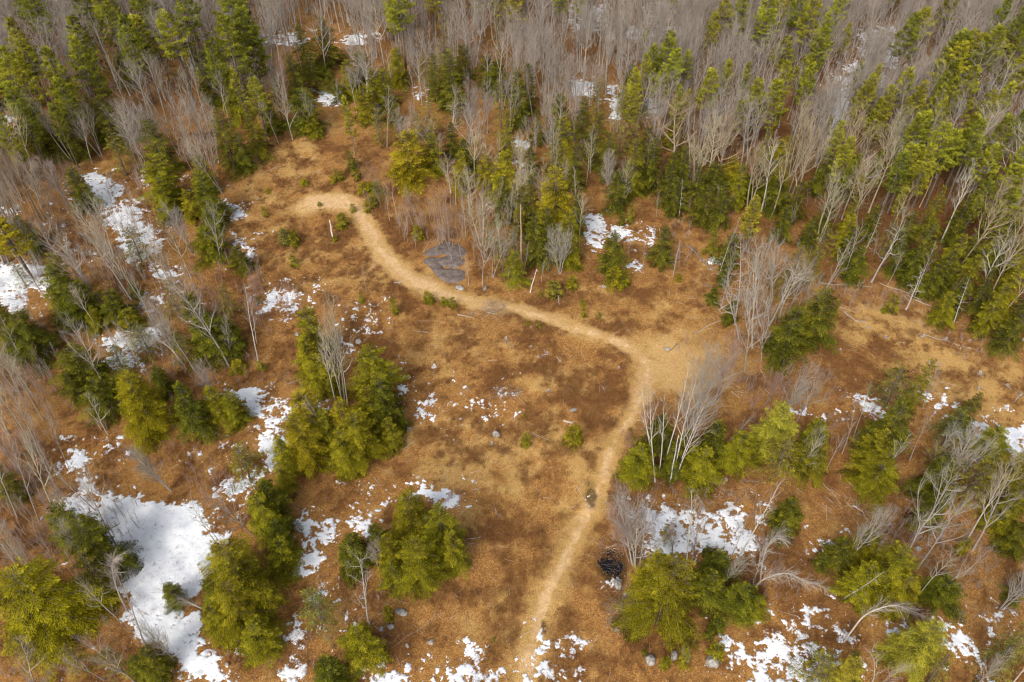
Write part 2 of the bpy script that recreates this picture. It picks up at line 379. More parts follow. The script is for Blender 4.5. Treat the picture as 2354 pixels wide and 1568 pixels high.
def unit(v): return v / (np.linalg.norm(v) + 1e-9)
def bough(g, p, d, L, n, wob, trop):
    pts = [p]; d = unit(d)
    for i in range(n):
        d = unit(d + np.array([g.gauss(0, wob), g.gauss(0, wob), g.gauss(0, wob) + trop])); pts.append(pts[-1] + d * L / n)
    return pts
def bare_mesh(seed, H=16.0, style='forest', spread=1.0, stems=1, twig=1.0):
    """leafless tree: continuous trunk(s) + limbs > branches > twigs"""
    g = random.Random(seed); thick = []; thin = []; tv = []
    P = dict(
        forest=dict(start=.42, n1=14, L1=.27, a1=(22, 48), n2=6, n3=4, trop=.10, wob=.07, r=.0105),
        open=dict(start=.28, n1=14, L1=.46, a1=(35, 68), n2=7, n3=5, trop=.13, wob=.12, r=.0135),
        slim=dict(start=.40, n1=11, L1=.20, a1=(25, 50), n2=4, n3=3, trop=.10, wob=.07, r=.0085),
        fan=dict(start=.22, n1=17, L1=.42, a1=(22, 50), n2=6, n3=5, trop=.05, wob=.07, r=.012),
        dead=dict(start=.25, n1=22, L1=.17, a1=(60, 95), n2=3, n3=1, trop=-.03, wob=.10, r=.0125),
        gnarl=dict(start=.30, n1=11, L1=.40, a1=(40, 80), n2=6, n3=4, trop=.12, wob=.26, r=.017))[style]
    for st in range(stems):
        sp = 0 if stems == 1 else g.uniform(.10, .22)
        a0 = st * 6.283 / max(stems, 1) + g.uniform(-.4, .4)
        Hs = H * (1 if st == 0 else g.uniform(.72, .98))
        base = np.array([math.cos(a0), math.sin(a0), 0]) * (0 if stems == 1 else .18)
        d0 = np.array([math.cos(a0) * sp, math.sin(a0) * sp, 1.0])
        nseg = 9; tp = bough(g, base - np.array([0, 0, .35]), d0, Hs + .35, nseg, P['wob'] * .45, .05)
        r0 = Hs * P['r'] * g.uniform(.9, 1.1)
        rad = [max(.012, r0 * (1.35 if i == 0 else 1) * (1 - i / nseg) ** .85 + .008) for i in range(nseg + 1)]
        tv.append(polytube(tp, rad, 7))
        def on(t):
            x = t * nseg; i = min(int(x), nseg - 1); return tp[i] + (tp[i + 1] - tp[i]) * (x - i), unit(tp[i + 1] - tp[i]), rad[i]
        for i in range(P['n1']):
            t = P['start'] + (0.98 - P['start']) * (i + g.random() * .7) / P['n1']; p, d, rr = on(t)
            u = (t - P['start']) / (1 - P['start'])
            L = Hs * P['L1'] * spread * (0.45 + .75 * math.sin(min(1, u * 1.15 + .25) * math.pi) ** .8) * g.uniform(.65, 1.2)
            if style in ('open', 'gnarl', 'fan'): L = Hs * P['L1'] * spread * (1 - .62 * u) * g.uniform(.7, 1.15)
            if style == 'dead': L = Hs * P['L1'] * spread * (1 - .7 * u) * g.uniform(.3, 1.3)
            az = i * 2.39996 + g.uniform(-.6, .6); an = math.radians(g.uniform(*P['a1']))
            x = unit(np.cross(d, np.array([.3, .9, .1]))); y = np.cross(d, x)
            bd = d * math.cos(an) + (x * math.cos(az) + y * math.sin(az)) * math.sin(an)
            n = 5; bp = bough(g, p, bd, L, n, P['wob'], P['trop'])
            rb = min(rr * .66, 0.013 + .012 * L * (1.3 if style in ('open', 'gnarl') else 1.0))
            for k in range(n): thick.append([*bp[k], *bp[k + 1], rb * (1 - k / n) ** .7 + .006, rb * (1 - (k + 1) / n) ** .7 + .006])
            for j in range(P['n2']):
                s = .22 + .75 * (j + g.random() * .8) / P['n2']; k = min(int(s * n), n - 1)
                q = bp[k] + (bp[k + 1] - bp[k]) * (s * n - k); qd = unit(bp[k + 1] - bp[k])
                a2 = math.radians(g.uniform(25, 55)); az2 = g.uniform(0, 6.283); x2 = unit(np.cross(qd, np.array([.2, .3, .93]))); y2 = np.cross(qd, x2)
                d2 = qd * math.cos(a2) + (x2 * math.cos(az2) + y2 * math.sin(az2) * .7) * math.sin(a2)
                L2 = L * .46 * (1.15 - s * .6) * g.uniform(.6, 1.25) + .15
                sp2 = bough(g, q, d2, L2, 3, P['wob'] * 1.2, P['trop'] * .8); r2 = min(rb * .5, .011 + .008 * L2)
                for k2 in range(3): thin.append([*sp2[k2], *sp2[k2 + 1], r2 * (1 - k2 / 3.6), r2 * (1 - (k2 + 1) / 3.6)])
                for m in range(int(P['n3'] * twig)):
                    s3 = .15 + .85 * (m + g.random()) / max(1, P['n3'] * twig); k3 = min(int(s3 * 3), 2)
                    q3 = sp2[k3] + (sp2[k3 + 1] - sp2[k3]) * (s3 * 3 - k3); d3 = unit(sp2[k3 + 1] - sp2[k3])
                    d3 = unit(d3 * .85 + np.array([g.gauss(0, .42), g.gauss(0, .42), g.gauss(.12, .36)]))
                    L3 = min(1.1, .25 + L2 * .42) * g.uniform(.6, 1.3); e = q3 + d3 * L3 + np.array([0, 0, .05 * L3])
                    thin.append([*q3, *e, .010, .005])
    trunk = mesh('bare_trunk', *join(tv), M_BARK, smooth=True)
    br = mesh('bare_branches', *join([tubes(thick, 4), tubes(thin, 3)]), M_TWIG)
    return {'trunk': trunk, 'branches': br, 'H': H, 'R': H * .25, 'c': .5}

HEM = [hemlock_mesh(s, nb=nb, blunt=b, low=lo) for s, nb, b, lo in ((11, 125, .62, .06), (12, 115, .75, .08), (13, 130, .55, .05), (14, 110, .85, .10), (15, 125, .68, .07))]
HEMB = [hemlock_mesh(s, H=14.0, R=6.2, nb=150, dens=.85, blunt=b, low=lo) for s, b, lo in ((16, .60, .06), (17, .68, .05))]
HSP = [hemlock_mesh(s, nb=90, dens=.75, sparse=.9, blunt=.6, low=.18) for s in (21, 22, 23)]
YNG = [hemlock_mesh(s, H=3.0, R=1.35, nb=44, dens=.9, blunt=.6, low=.03) for s in (31, 32, 33)]
PIN = [pine_mesh(s, bare=b, nw=nw) for s, b, nw in ((41, .40, 15), (42, .50, 12), (43, .34, 17), (44, .45, 14), (45, .55, 11))]
BF = [bare_mesh(50 + i, 17, 'forest', spread=(.85, 1.0, 1.15)[i % 3], stems=(1, 1, 2, 1, 1, 3, 1)[i]) for i in range(7)]
BO = [bare_mesh(60 + i, 14, 'open', spread=1.0) for i in range(4)]
BS = [bare_mesh(70 + i, 14, 'slim', spread=(.8, 1.1, 1.0)[i % 3]) for i in range(4)]
BN = [bare_mesh(80 + i, 11, 'fan', stems=(1, 3, 2)[i]) for i in range(3)]
BM = [bare_mesh(90 + i, 13, 'slim', stems=(4, 3)[i], spread=1.1) for i in range(2)]
BD = [bare_mesh(100 + i, 13, 'dead') for i in range(3)]
BG = [bare_mesh(110 + i, 13, 'gnarl') for i in range(2)]

# ------------------------------------------------------------------ labels
LAND = [("the dark rock outcrop", 1020, 600), ("the black pool beside the trail", 1412, 1300), ("the big snow-covered pond", 360, 1290),
 ("the sandy head of the trail", 765, 465), ("the sharp bend of the trail", 1490, 830), ("the middle stretch of the trail", 1200, 715),
 ("the bottom end of the trail", 1215, 1500), ("the dark puddle on the trail", 1357, 1145), ("the lone white pole", 762, 525),
 ("the snow tongue leading to the pond", 610, 960), ("the long snow patch in the left woods", 260, 480), ("the snow on the left edge", 40, 650),
 ("the round snow patch left of the clearing", 640, 690), ("the snow beside the two lone hemlocks", 1390, 545), ("the right-hand grassy opening", 2100, 810),
 ("the snow on the right edge", 2290, 1010), ("the snow behind the black pool", 1590, 1215), ("the snow at the bottom right", 1800, 1500),
 ("the snow in the bottom right corner", 2200, 1460), ("the snow gap in the far woods", 1937, 240), ("the small snow patch at the top", 815, 92),
 ("the grassy slope above the trail head", 680, 360), ("the thicket of twisted grey trees", 1770, 640), ("the big pale forked tree", 2010, 620),
 ("the dark stream gap", 430, 400), ("the bright yellow pine", 20, 545), ("the snow at the clearing's tip", 755, 222),
 ("the snow scraps in the clearing", 965, 915), ("the snow behind the big hemlock", 1010, 1140), ("the broken snow beside the pond hemlocks", 740, 1220),
 ("the tall forked tree at the clearing's tip", 745, 120), ("the gnarled pale tree", 1025, 290), ("the snow between the left hemlocks", 300, 820),
 ("the snow patch behind the narrow pine", 955, 222), ("the small snow patch above the clearing", 1195, 340), ("the grove of right-hand pines", 2130, 340),
 ("the woods' far right edge", 2330, 200), ("the snow scraps at the bottom edge", 1030, 1545), ("the fallen log by the far hemlocks", 1625, 600),
 ("the arching birch", 2020, 1420), ("the faint snow in the far right woods", 1470, 75), ("the row of leaning right-hand birches", 2130, 1200),
 ("the far left corner of the woods", 60, 60), ("the pine cluster at the top", 1880, 70), ("the pines above the grassy slope", 547, 90)]
ORD = ['', 'second', 'third', 'fourth', 'fifth', 'sixth', 'seventh', 'eighth', 'ninth', 'tenth', 'eleventh', 'twelfth']
THINGS = []          # (root, desc, category, px, py, group)
def near_land(px, py):
    b = min(LAND, key=lambda l: (l[1] - px) ** 2 + ((l[2] - py) * 1.15) ** 2)
    dx, dy = px - b[1], py - b[2]; d = math.hypot(dx, dy)
    rel = 'at' if d < 22 else (('right of' if dx > 0 else 'left of') if abs(dx) > abs(dy) else ('below' if dy > 0 else 'above'))
    return b[0], rel, d
def register(root, desc, cat, px, py, group, special=None):
    root['category'] = cat; root['group'] = group
    if special: root['label'] = special
    else: THINGS.append((root, desc, cat, px, py))
def finish_labels():
    _finish()
    for (o, *_r) in THINGS:
        t = o['label']; k = t.rfind(' the ')
        while len(t.split()) > 16 and k > 0: t = t[:k] + t[k + 4:]; k = t.rfind(' the ')
        o['label'] = t
def _finish():
    cells = {}
    for (o, desc, cat, px, py) in THINGS:
        l, rel, d = near_land(px, py)
        cells.setdefault((desc, rel, l), []).append((d, o))
    for (desc, rel, l), lst in cells.items():
        lst.sort(key=lambda a: a[0])
        for i, (d, o) in enumerate(lst):
            if len(lst) == 1: o['label'] = f'{desc} {rel} {l}'
            elif i == 0: o['label'] = f'{desc} {rel} {l}, nearest to it'
            elif i < 12: o['label'] = f'{desc} {rel} {l}, {ORD[i]} nearest'
            else:
                o['label'] = f'{desc} {rel} {l}, among the rest'; o['group'] = f'{desc}s {rel} {l}'

def link(name, me, parent=None, color=None):
    o = bpy.data.objects.new(name, me); COL.objects.link(o)
    if parent: o.parent = parent
    if color: o.color = (*color, 1)
    return o
PROTO = {}
def place(kind, variants, vi, loc, mat3, scale, cols, rz):
    """first time builds the thing with its parts, later copies it and each of its parts"""
    key = (kind, id(variants), vi); v = variants[vi]
    if key not in PROTO:
        root = bpy.data.objects.new(kind, None); COL.objects.link(root); root.empty_display_size = .5
        for part in ('trunk', 'limbs', 'branches', 'crown'):
            if part in v: link(part, v[part], root)
        PROTO[key] = root
    else:
        src = PROTO[key]; root = src.copy(); COL.objects.link(root)
        for ch in src.children:
            c = ch.copy(); COL.objects.link(c); c.parent = root
    for ch in root.children:
        n = ch.name.split('.')[0]; ch.color = (*cols[0 if n == 'trunk' else 1 if n in ('limbs', 'branches') else 2], 1)
    M = Matrix.Translation(loc) @ mat3.to_4x4() @ Matrix.Rotation(rz, 4, 'Z') @ Matrix.Diagonal((*scale, 1))
    root.matrix_basis = M
    return root
RG = random.Random(7)
def jit(c, a=.12):
    k = 1 + RG.uniform(-a, a); return tuple(max(0, x * k * (1 + RG.uniform(-a, a) * .4)) for x in c)
LEAF = dict(d=(.098, .102, .010), m=(.190, .172, .010), y=(.265, .222, .010), g=(.150, .148, .034), s=(.185, .160, .024), b=(.46, .37, .025),
            p=(.330, .315, .030), q=(.225, .235, .026), o=(.340, .300, .032))
LDESC = dict(d='dark green', m='mid green', y='yellowish green', g='grey-green', s='thin olive', b='bright yellow', p='yellow-green', q='deep green', o='pale olive')
BARKC = (.155, .125, .10); TWC = (.20, .16, .13)
CONES = []; CROWNS = []
def conifer(kind, cx, cy, wpx, h, tone):
    if kind == 'pine': V, vi = PIN, RG.randrange(5); tone = 'p' if tone == 'm' else tone
    elif kind == 'young': V, vi = YNG, RG.randrange(3)
    elif tone in 'gs': V, vi = HSP, RG.randrange(3)
    else: V, vi = HEM, RG.randrange(5)
    if kind == 'hemlock': h *= .94 if cy < 520 else .86
    if V is HEM and wpx > 100: V, vi = HEMB, RG.randrange(2)
    v = V[vi]; c = v['c']; p = at(cx, cy, c * h)
    dep = project((p[0], p[1], p[2] + c * h))[2]; r = wpx / 2 / F_ * dep
    lean = Matrix.Rotation(RG.uniform(-.03, .03), 3, 'X') @ Matrix.Rotation(RG.uniform(-.03, .03), 3, 'Y')
    s = r / v['R'] * ((1.20 if cy < 900 else 1.12) if kind == 'hemlock' else 1.14 if kind == 'pine' else 1.12)
    name = {'pine': 'pine_tree', 'hemlock': 'hemlock_tree', 'young': 'young_hemlock'}[kind]
    o = place(name, V, vi, Vector(p), lean, (s, s, h / v['H']), (jit(BARKC), jit(TWC), jit(LEAF[tone])), RG.uniform(0, 6.28))
    size = '' if kind == 'young' else 'tall ' if h > 17 and kind == 'pine' else 'broad ' if wpx > 95 else 'small ' if h < 7.5 else ''
    noun = {'pine': 'pine', 'hemlock': 'hemlock', 'young': 'young hemlock bush'}[kind]
    register(o, f'{size}{LDESC[tone]} {noun}', 'bush' if kind == 'young' else 'tree', cx, cy,
             {'pine': 'pines in the woods', 'hemlock': 'hemlocks round the clearing', 'young': 'young hemlocks in the open'}[kind])
    CONES.append((p[0], p[1], r)); CROWNS.append((cx, cy, wpx, dep)); return o
BSTY = dict(f=(BF, 'bare_tree', (.36, .32, .25), (.42, .36, .27), 'slender grey bare tree'), o=(BO, 'bare_tree', (.29, .26, .22), (.34, .30, .255), 'spreading bare tree'),
            s=(BS, 'bare_tree', (.33, .29, .24), (.36, .31, .26), 'thin pale bare tree'), n=(BN, 'bare_tree', (.32, .285, .24), (.37, .325, .275), 'fan-shaped bare tree'),
            w=(BS, 'birch_tree', (.54, .50, .44), (.44, .38, .32), 'white-barked birch'), m=(BM, 'birch_tree', (.52, .47, .41), (.45, .38, .33), 'many-stemmed pale birch'),
            r=(BN, 'bare_tree', (.28, .20, .165), (.34, .215, .175), 'low reddish bare tree'), d=(BD, 'dead_tree', (.42, .37, .31), (.48, .43, .36), 'dead tree with short stubs'),
            g=(BG, 'bare_tree', (.36, .32, .27), (.41, .36, .30), 'crooked pale bare tree'))
TREES = []
def bare(bx, by, tx, ty, sty, wpx=None):
    V, name, c0, c1, desc = BSTY[sty]; vi = RG.randrange(len(V)); v = V[vi]
    p = at(bx, by); d = ray(tx, ty); C = np.array([0, 0, CAMH])
    # closest approach of the sight line through the top to the vertical over the base
    z = np.array([0, 0, 1.0]); w0 = p - C; b = np.dot(z, d); dd = np.dot(z, w0); e = np.dot(d, w0)
    s = (b * e - dd) / (1 - b * b); t = (e - b * dd) / (1 - b * b)
    top = C + d * t; ax = Vector(top - p); L = ax.length; L = min(max(L, 1.5), 27.0)
    q = Vector((0, 0, 1)).rotation_difference(ax.normalized()).to_matrix()
    sc = L / v['H']; ws = sc
    if wpx:
        dep = project(top)[2]; nat = {'f': .20, 'o': .40, 's': .17, 'n': .42, 'w': .17, 'm': .26, 'r': .42, 'd': .17, 'g': .40}[sty] * L * 2
        ws = sc * min(1.5, max(.6, (wpx / F_ * dep) / nat))
    o = place(name, V, vi, Vector(p), q, (ws, ws, sc), (jit(c0), jit(c1), c1), RG.uniform(0, 6.28))
    register(o, desc, 'tree', (bx + tx) / 2, (by + ty) / 2, 'birches round the clearing' if name == 'birch_tree' else 'dead trees' if name == 'dead_tree' else 'bare trees of the woods')
    TREES.append((p[0], p[1])); return o
# ------------------------------------------------------------------ tables: where things stand (places read off the photograph, built on the ground there)
# snow: (how closed, outline)
SNOW = [
 (1.3, [(233,1152),(277,1138),(320,1142),(333,1152),(377,1158),(450,1148),(477,1178),(480,1225),(523,1225),(527,1245),(483,1258),(510,1305),(473,1328),(460,1362),(430,1392),(470,1422),(460,1462),(473,1502),(440,1560),(425,1545),(400,1505),(333,1485),(313,1455),(290,1422),(293,1378),(263,1338),(263,1298),(237,1275),(250,1245),(230,1212),(213,1188),(203,1185)]),
 (.35, [(473,1500),(500,1505),(547,1552),(545,1600),(418,1600),(423,1528),(440,1500)]),
 (.35, [(123,1192),(143,1145),(177,1135),(233,1150),(225,1188),(150,1188)]), (.3, [(147,1036),(180,1023),(213,1040),(218,1065),(220,1088),(217,1115),(240,1125),(180,1135),(173,1118),(187,1095),(160,1075)]),
 (.75, [(487,906),(520,899),(580,896),(610,903),(597,923),(620,949),(645,980),(660,1010),(647,1043),(600,1040),(590,1020),(607,989),(600,969),(567,953),(547,929),(500,919)]),
 (.15, [(627,909),(670,923),(733,943),(737,962),(700,970),(653,976),(620,933)]), (.25, [(610,1045),(640,1045),(640,1082),(610,1102),(580,1112),(567,1128),(543,1148),(500,1145),(473,1148),(500,1115),(527,1102),(567,1088),(607,1065)]),
 (.6, [(-80,590),(20,603),(113,613),(127,656),(110,666),(67,669),(53,709),(33,719),(0,703),(-80,680)]),
 (.4, [(173,403),(213,397),(247,407),(287,427),(283,447),(260,457),(320,480),(343,517),(373,549),(367,569),(333,596),(300,606),(267,543),(240,493),(217,467),(197,437)]),
 (.2, [(347,599),(400,626),(387,636),(353,623)]), (.15, [(383,609),(440,603),(413,623)]), (.1, [(190,576),(267,570),(270,592),(200,596)]), (.4, [(-60,480),(37,483),(27,503),(0,525),(-60,530)]),
 (.4, [(517,467),(560,470),(567,493),(533,510)]), (.1, [(470,420),(520,426),(520,434),(480,436)]), (.15, [(540,543),(570,543),(573,573),(587,606),(573,603),(537,563)]),
 (.35, [(615,665),(683,669),(690,690),(693,716),(633,723),(600,716),(610,689)]), (-.25, [(585,655),(700,650),(720,690),(700,730),(590,725)]),
 (.35, [(240,776),(350,749),(380,749),(370,776),(350,806),(313,816),(327,843),(283,859),(240,853),(240,809)]), (.25, [(353,676),(370,673),(383,713),(360,699)]), (.2, [(433,713),(453,709),(447,739)]),
 (-.2, [(775,735),(805,740),(800,800),(780,790)]), (.0, [(828,824),(851,826),(850,836),(828,836)]), (-.02, [(908,868),(943,866),(946,960),(898,962)]), (-.22, [(960,890),(1050,905),(1050,978),(945,980)]), (-.6, [(890,850),(1060,870),(1060,985),(890,985)]), (-.75, [(1050,880),(1200,900),(1150,970),(1060,975)]), (-.4, [(785,690),(870,700),(860,830),(790,810)]),
 (.8, [(788,82),(815,78),(845,84),(840,103),(795,104)]), (.1, [(855,75),(880,78),(875,90)]), (.2, [(940,208),(970,213),(968,232),(945,230)]), (.3, [(1181,317),(1215,330),(1212,343),(1185,340)]), (.4, [(1188,367),(1211,370),(1205,397),(1188,393)]),
 (.1, [(1310,5),(1400,8),(1395,70),(1320,75)]), (.05, [(1385,66),(1560,62),(1570,95),(1400,92)]), (.5, [(1312,185),(1372,187),(1370,222),(1315,220)]), (.3, [(1400,195),(1425,200),(1424,275),(1402,275)]), (.5, [(1482,225),(1518,227),(1515,265),(1485,262)]), (.05, [(1120,462),(1200,466),(1200,480),(1125,480)]), (.0, [(1490,5),(1545,10),(1540,50),(1495,50)]),
 (.45, [(1345,493),(1381,500),(1401,530),(1400,572),(1365,575),(1345,560)]), (.25, [(1395,515),(1461,527),(1455,550),(1401,552)]), (.3, [(1468,536),(1501,530),(1501,566),(1470,560)]), (.1, [(1431,596),(1475,605),(1475,619),(1435,612)]),
 (.8, [(725,207),(785,210),(785,240),(738,240)]), (.4, [(437,147),(463,150),(460,160),(440,158)]), (.15, [(580,80),(710,74),(710,103),(590,105)]), (.6, [(0,265),(27,267),(27,293),(5,290)]),
 (.6, [(1918,177),(1960,175),(1962,197),(1925,200)]), (.85, [(1912,203),(1962,200),(1955,240),(1945,293),(1912,293)]), (.3, [(1935,150),(1985,150),(1982,172),(1940,172)]), (.4, [(2012,165),(2038,165),(2036,202),(2014,200)]), (.6, [(1714,78),(1730,80),(1729,98),(1716,98)]), (.0, [(1975,60),(2065,60),(2060,155),(1980,155)]), (.1, [(2055,265),(2085,270),(2080,290),(2056,288)]),
 (.5, [(1632,586),(1656,588),(1654,609),(1634,606)]), (.2, [(1962,906),(2000,915),(2029,925),(2029,962),(1985,955),(1965,925)]), (.15, [(2112,900),(2136,903),(2196,925),(2196,950),(2130,925)]), (-.05, [(1826,938),(1876,950),(1950,953),(1956,970),(1880,966),(1830,955)]),
 (.55, [(2200,955),(2276,975),(2354,985),(2440,1000),(2440,1045),(2340,1045),(2250,1035),(2210,1015),(2185,990)]), (.05, [(2160,945),(2215,950),(2210,985),(2170,975)]),
 (.3, [(958,1112),(985,1118),(1030,1125),(1060,1145),(1078,1170),(1050,1185),(1020,1165),(960,1140)]), (.12, [(785,1190),(870,1170),(910,1130),(925,1140),(870,1185),(905,1230),(880,1245),(830,1240),(785,1230)]),
 (.22, [(672,1200),(700,1190),(785,1190),(785,1235),(740,1260),(750,1300),(715,1332),(662,1330),(668,1295),(690,1290),(680,1230)]), (-.05, [(715,1320),(760,1330),(750,1400),(700,1370)]), (-.02, [(657,1412),(703,1410),(700,1490),(657,1488)]), (.1, [(633,1525),(700,1525),(720,1580),(633,1580)]), (.1, [(785,1375),(811,1385),(808,1422),(785,1420)]),
 (.2, [(851,1550),(870,1535),(950,1538),(965,1600),(845,1600)]), (.18, [(1000,1530),(1030,1515),(1078,1530),(1085,1600),(995,1600)]), (.0, [(1085,1538),(1165,1540),(1165,1600),(1085,1600)]), (-.1, [(1231,1448),(1338,1448),(1338,1565),(1231,1565)]), (.3, [(1071,1492),(1091,1492),(1091,1512),(1071,1510)]),
 (.12, [(1198,1495),(1206,1495),(1196,1568),(1183,1600),(1178,1580)]), (.12, [(1222,1488),(1230,1490),(1222,1568),(1210,1600),(1198,1600),(1208,1540)]), (-.1, [(1356,1150),(1359,1150),(1358,1157),(1356,1157)]),
 (.28, [(1480,1168),(1500,1162),(1570,1170),(1640,1180),(1700,1185),(1735,1250),(1740,1285),(1640,1280),(1590,1290),(1560,1285),(1500,1300),(1470,1280),(1480,1230)]), (-.05, [(1640,1165),(1700,1160),(1749,1250),(1700,1260)]), (.4, [(1408,1326),(1434,1328),(1432,1342),(1410,1342)]),
 (-.02, [(1852,1232),(1929,1232),(1929,1275),(1860,1275)]), (.2, [(1582,1315),(1619,1312),(1617,1335),(1584,1335)]), (.18, [(1640,1448),(1690,1450),(1740,1475),(1790,1455),(1850,1490),(1890,1480),(1950,1500),(1925,1530),(1930,1600),(1700,1610),(1680,1520),(1643,1485)]), (.45, [(1790,1455),(1850,1490),(1850,1550),(1800,1560),(1770,1500)]),
 (.3, [(1809,1425),(1846,1425),(1846,1465),(1815,1465)]), (-.2, [(1840,1430),(1960,1410),(1960,1500),(1880,1490)]), (-.38, [(1750,1380),(1930,1370),(1930,1430),(1760,1430)]), (-.05, [(2022,1442),(2116,1442),(2116,1472),(2030,1475)]), (.32, [(2136,1418),(2180,1435),(2240,1470),(2269,1500),(2260,1530),(2225,1520),(2190,1490),(2150,1460)]), (-.03, [(2256,1398),(2322,1410),(2322,1485),(2260,1480)]), (-.05, [(1742,1155),(1772,1155),(1772,1175),(1742,1175)]), (.05, [(2250,1530),(2300,1530),(2300,1590),(2250,1590)]),
]
TRAIL = [(690,478,14),(725,462,24),(765,462,28),(800,468,24),(825,492,15),(850,530,14),(880,585,17),(930,632,19),(985,662,19),(1050,685,15),(1120,697,11),(1200,714,12),(1280,740,11),(1350,763,10),(1420,788,9),(1462,805,11),(1488,838,13),(1487,880,14),(1468,925,9),(1443,965,8),(1415,1010,12),(1397,1060,17),(1380,1110,17),(1360,1160,17),(1330,1220,18),(1295,1290,19),(1262,1360,20),(1238,1430,22),(1218,1500,23),(1205,1568,24),(1190,1660,26)]
SPUR = [(870,600,8),(845,625,12),(800,640,8),(740,650,6),(680,662,5)]
FLAT = [(1490,845,20),(1520,840,24)]
HEADS = [(700,480,10),(740,462,22),(790,462,20),(815,480,16)]
# ground tints: (x, y, rx, ry, strength)
DARKS = [(918,555,45,34,1),(884,789,38,45,.8),(1214,765,24,34,1),(1225,735,35,14,.7),(1395,752,60,15,1),(1428,812,38,38,1),(1314,899,40,35,.9),(1144,869,32,25,.7),(1218,840,40,20,.6),(1364,925,38,55,1),(1401,985,20,45,.8),(1094,973,15,22,.7),(1244,689,50,16,.7),(1451,668,60,25,.5),(1100,1065,22,22,.7),(1184,1245,52,60,.6),(1131,1511,40,30,.6),(1405,1130,16,45,.7),(2002,822,90,45,.6),(1936,872,60,40,.5),(1602,616,20,40,.5),(640,330,20,14,.6),(690,385,30,16,.5),(760,425,40,16,.7),(730,530,35,16,.6),(660,500,30,30,.4),(800,540,20,30,.5),(700,640,40,12,.5),(870,480,14,30,.5),(780,620,30,12,.3),(1050,890,30,25,.4),(1270,980,30,35,.4),(1000,850,30,20,.4),(1600,1130,120,25,.4),(1740,1300,90,60,.5),(1830,1230,60,60,.5),(1450,1470,60,50,.5),(620,1340,40,80,.3),(930,1480,70,30,.5),(1400,1245,14,60,.5),(1640,1120,60,20,.5),(2200,860,50,20,.4),(560,650,20,60,.3)]
TANS = [(680,360,110,55,.8),(620,410,60,60,.6),(760,300,40,40,.5),(1100,800,200,90,.42),(1150,1010,190,60,.8),(1100,1100,160,70,.6),(1250,870,120,60,.45),(1500,700,120,60,.5),(1500,560,70,30,.2),(1560,820,120,55,.8),(2060,760,130,50,1.15),(2180,840,120,55,1.1),(2260,900,130,60,1.1),(1990,860,80,50,.5),(870,640,120,30,.6),(780,590,80,60,.5),(640,560,60,70,.4),(1300,1020,90,60,.5),(1120,1200,90,90,.35),(1320,1120,60,60,.6),(1330,1300,50,120,.5),(1200,1450,90,100,.55),(1130,600,60,40,.2),(1300,700,80,20,.4),(1200,770,90,30,.35),(1450,640,80,30,.4),(1640,700,60,60,.35),(1740,1500,80,60,.2),(230,380,60,25,.5),(1590,1420,40,40,.1),(1650,1380,30,30,.3),(600,480,50,40,.5),(470,1040,60,20,.25),(140,870,50,80,.3)]
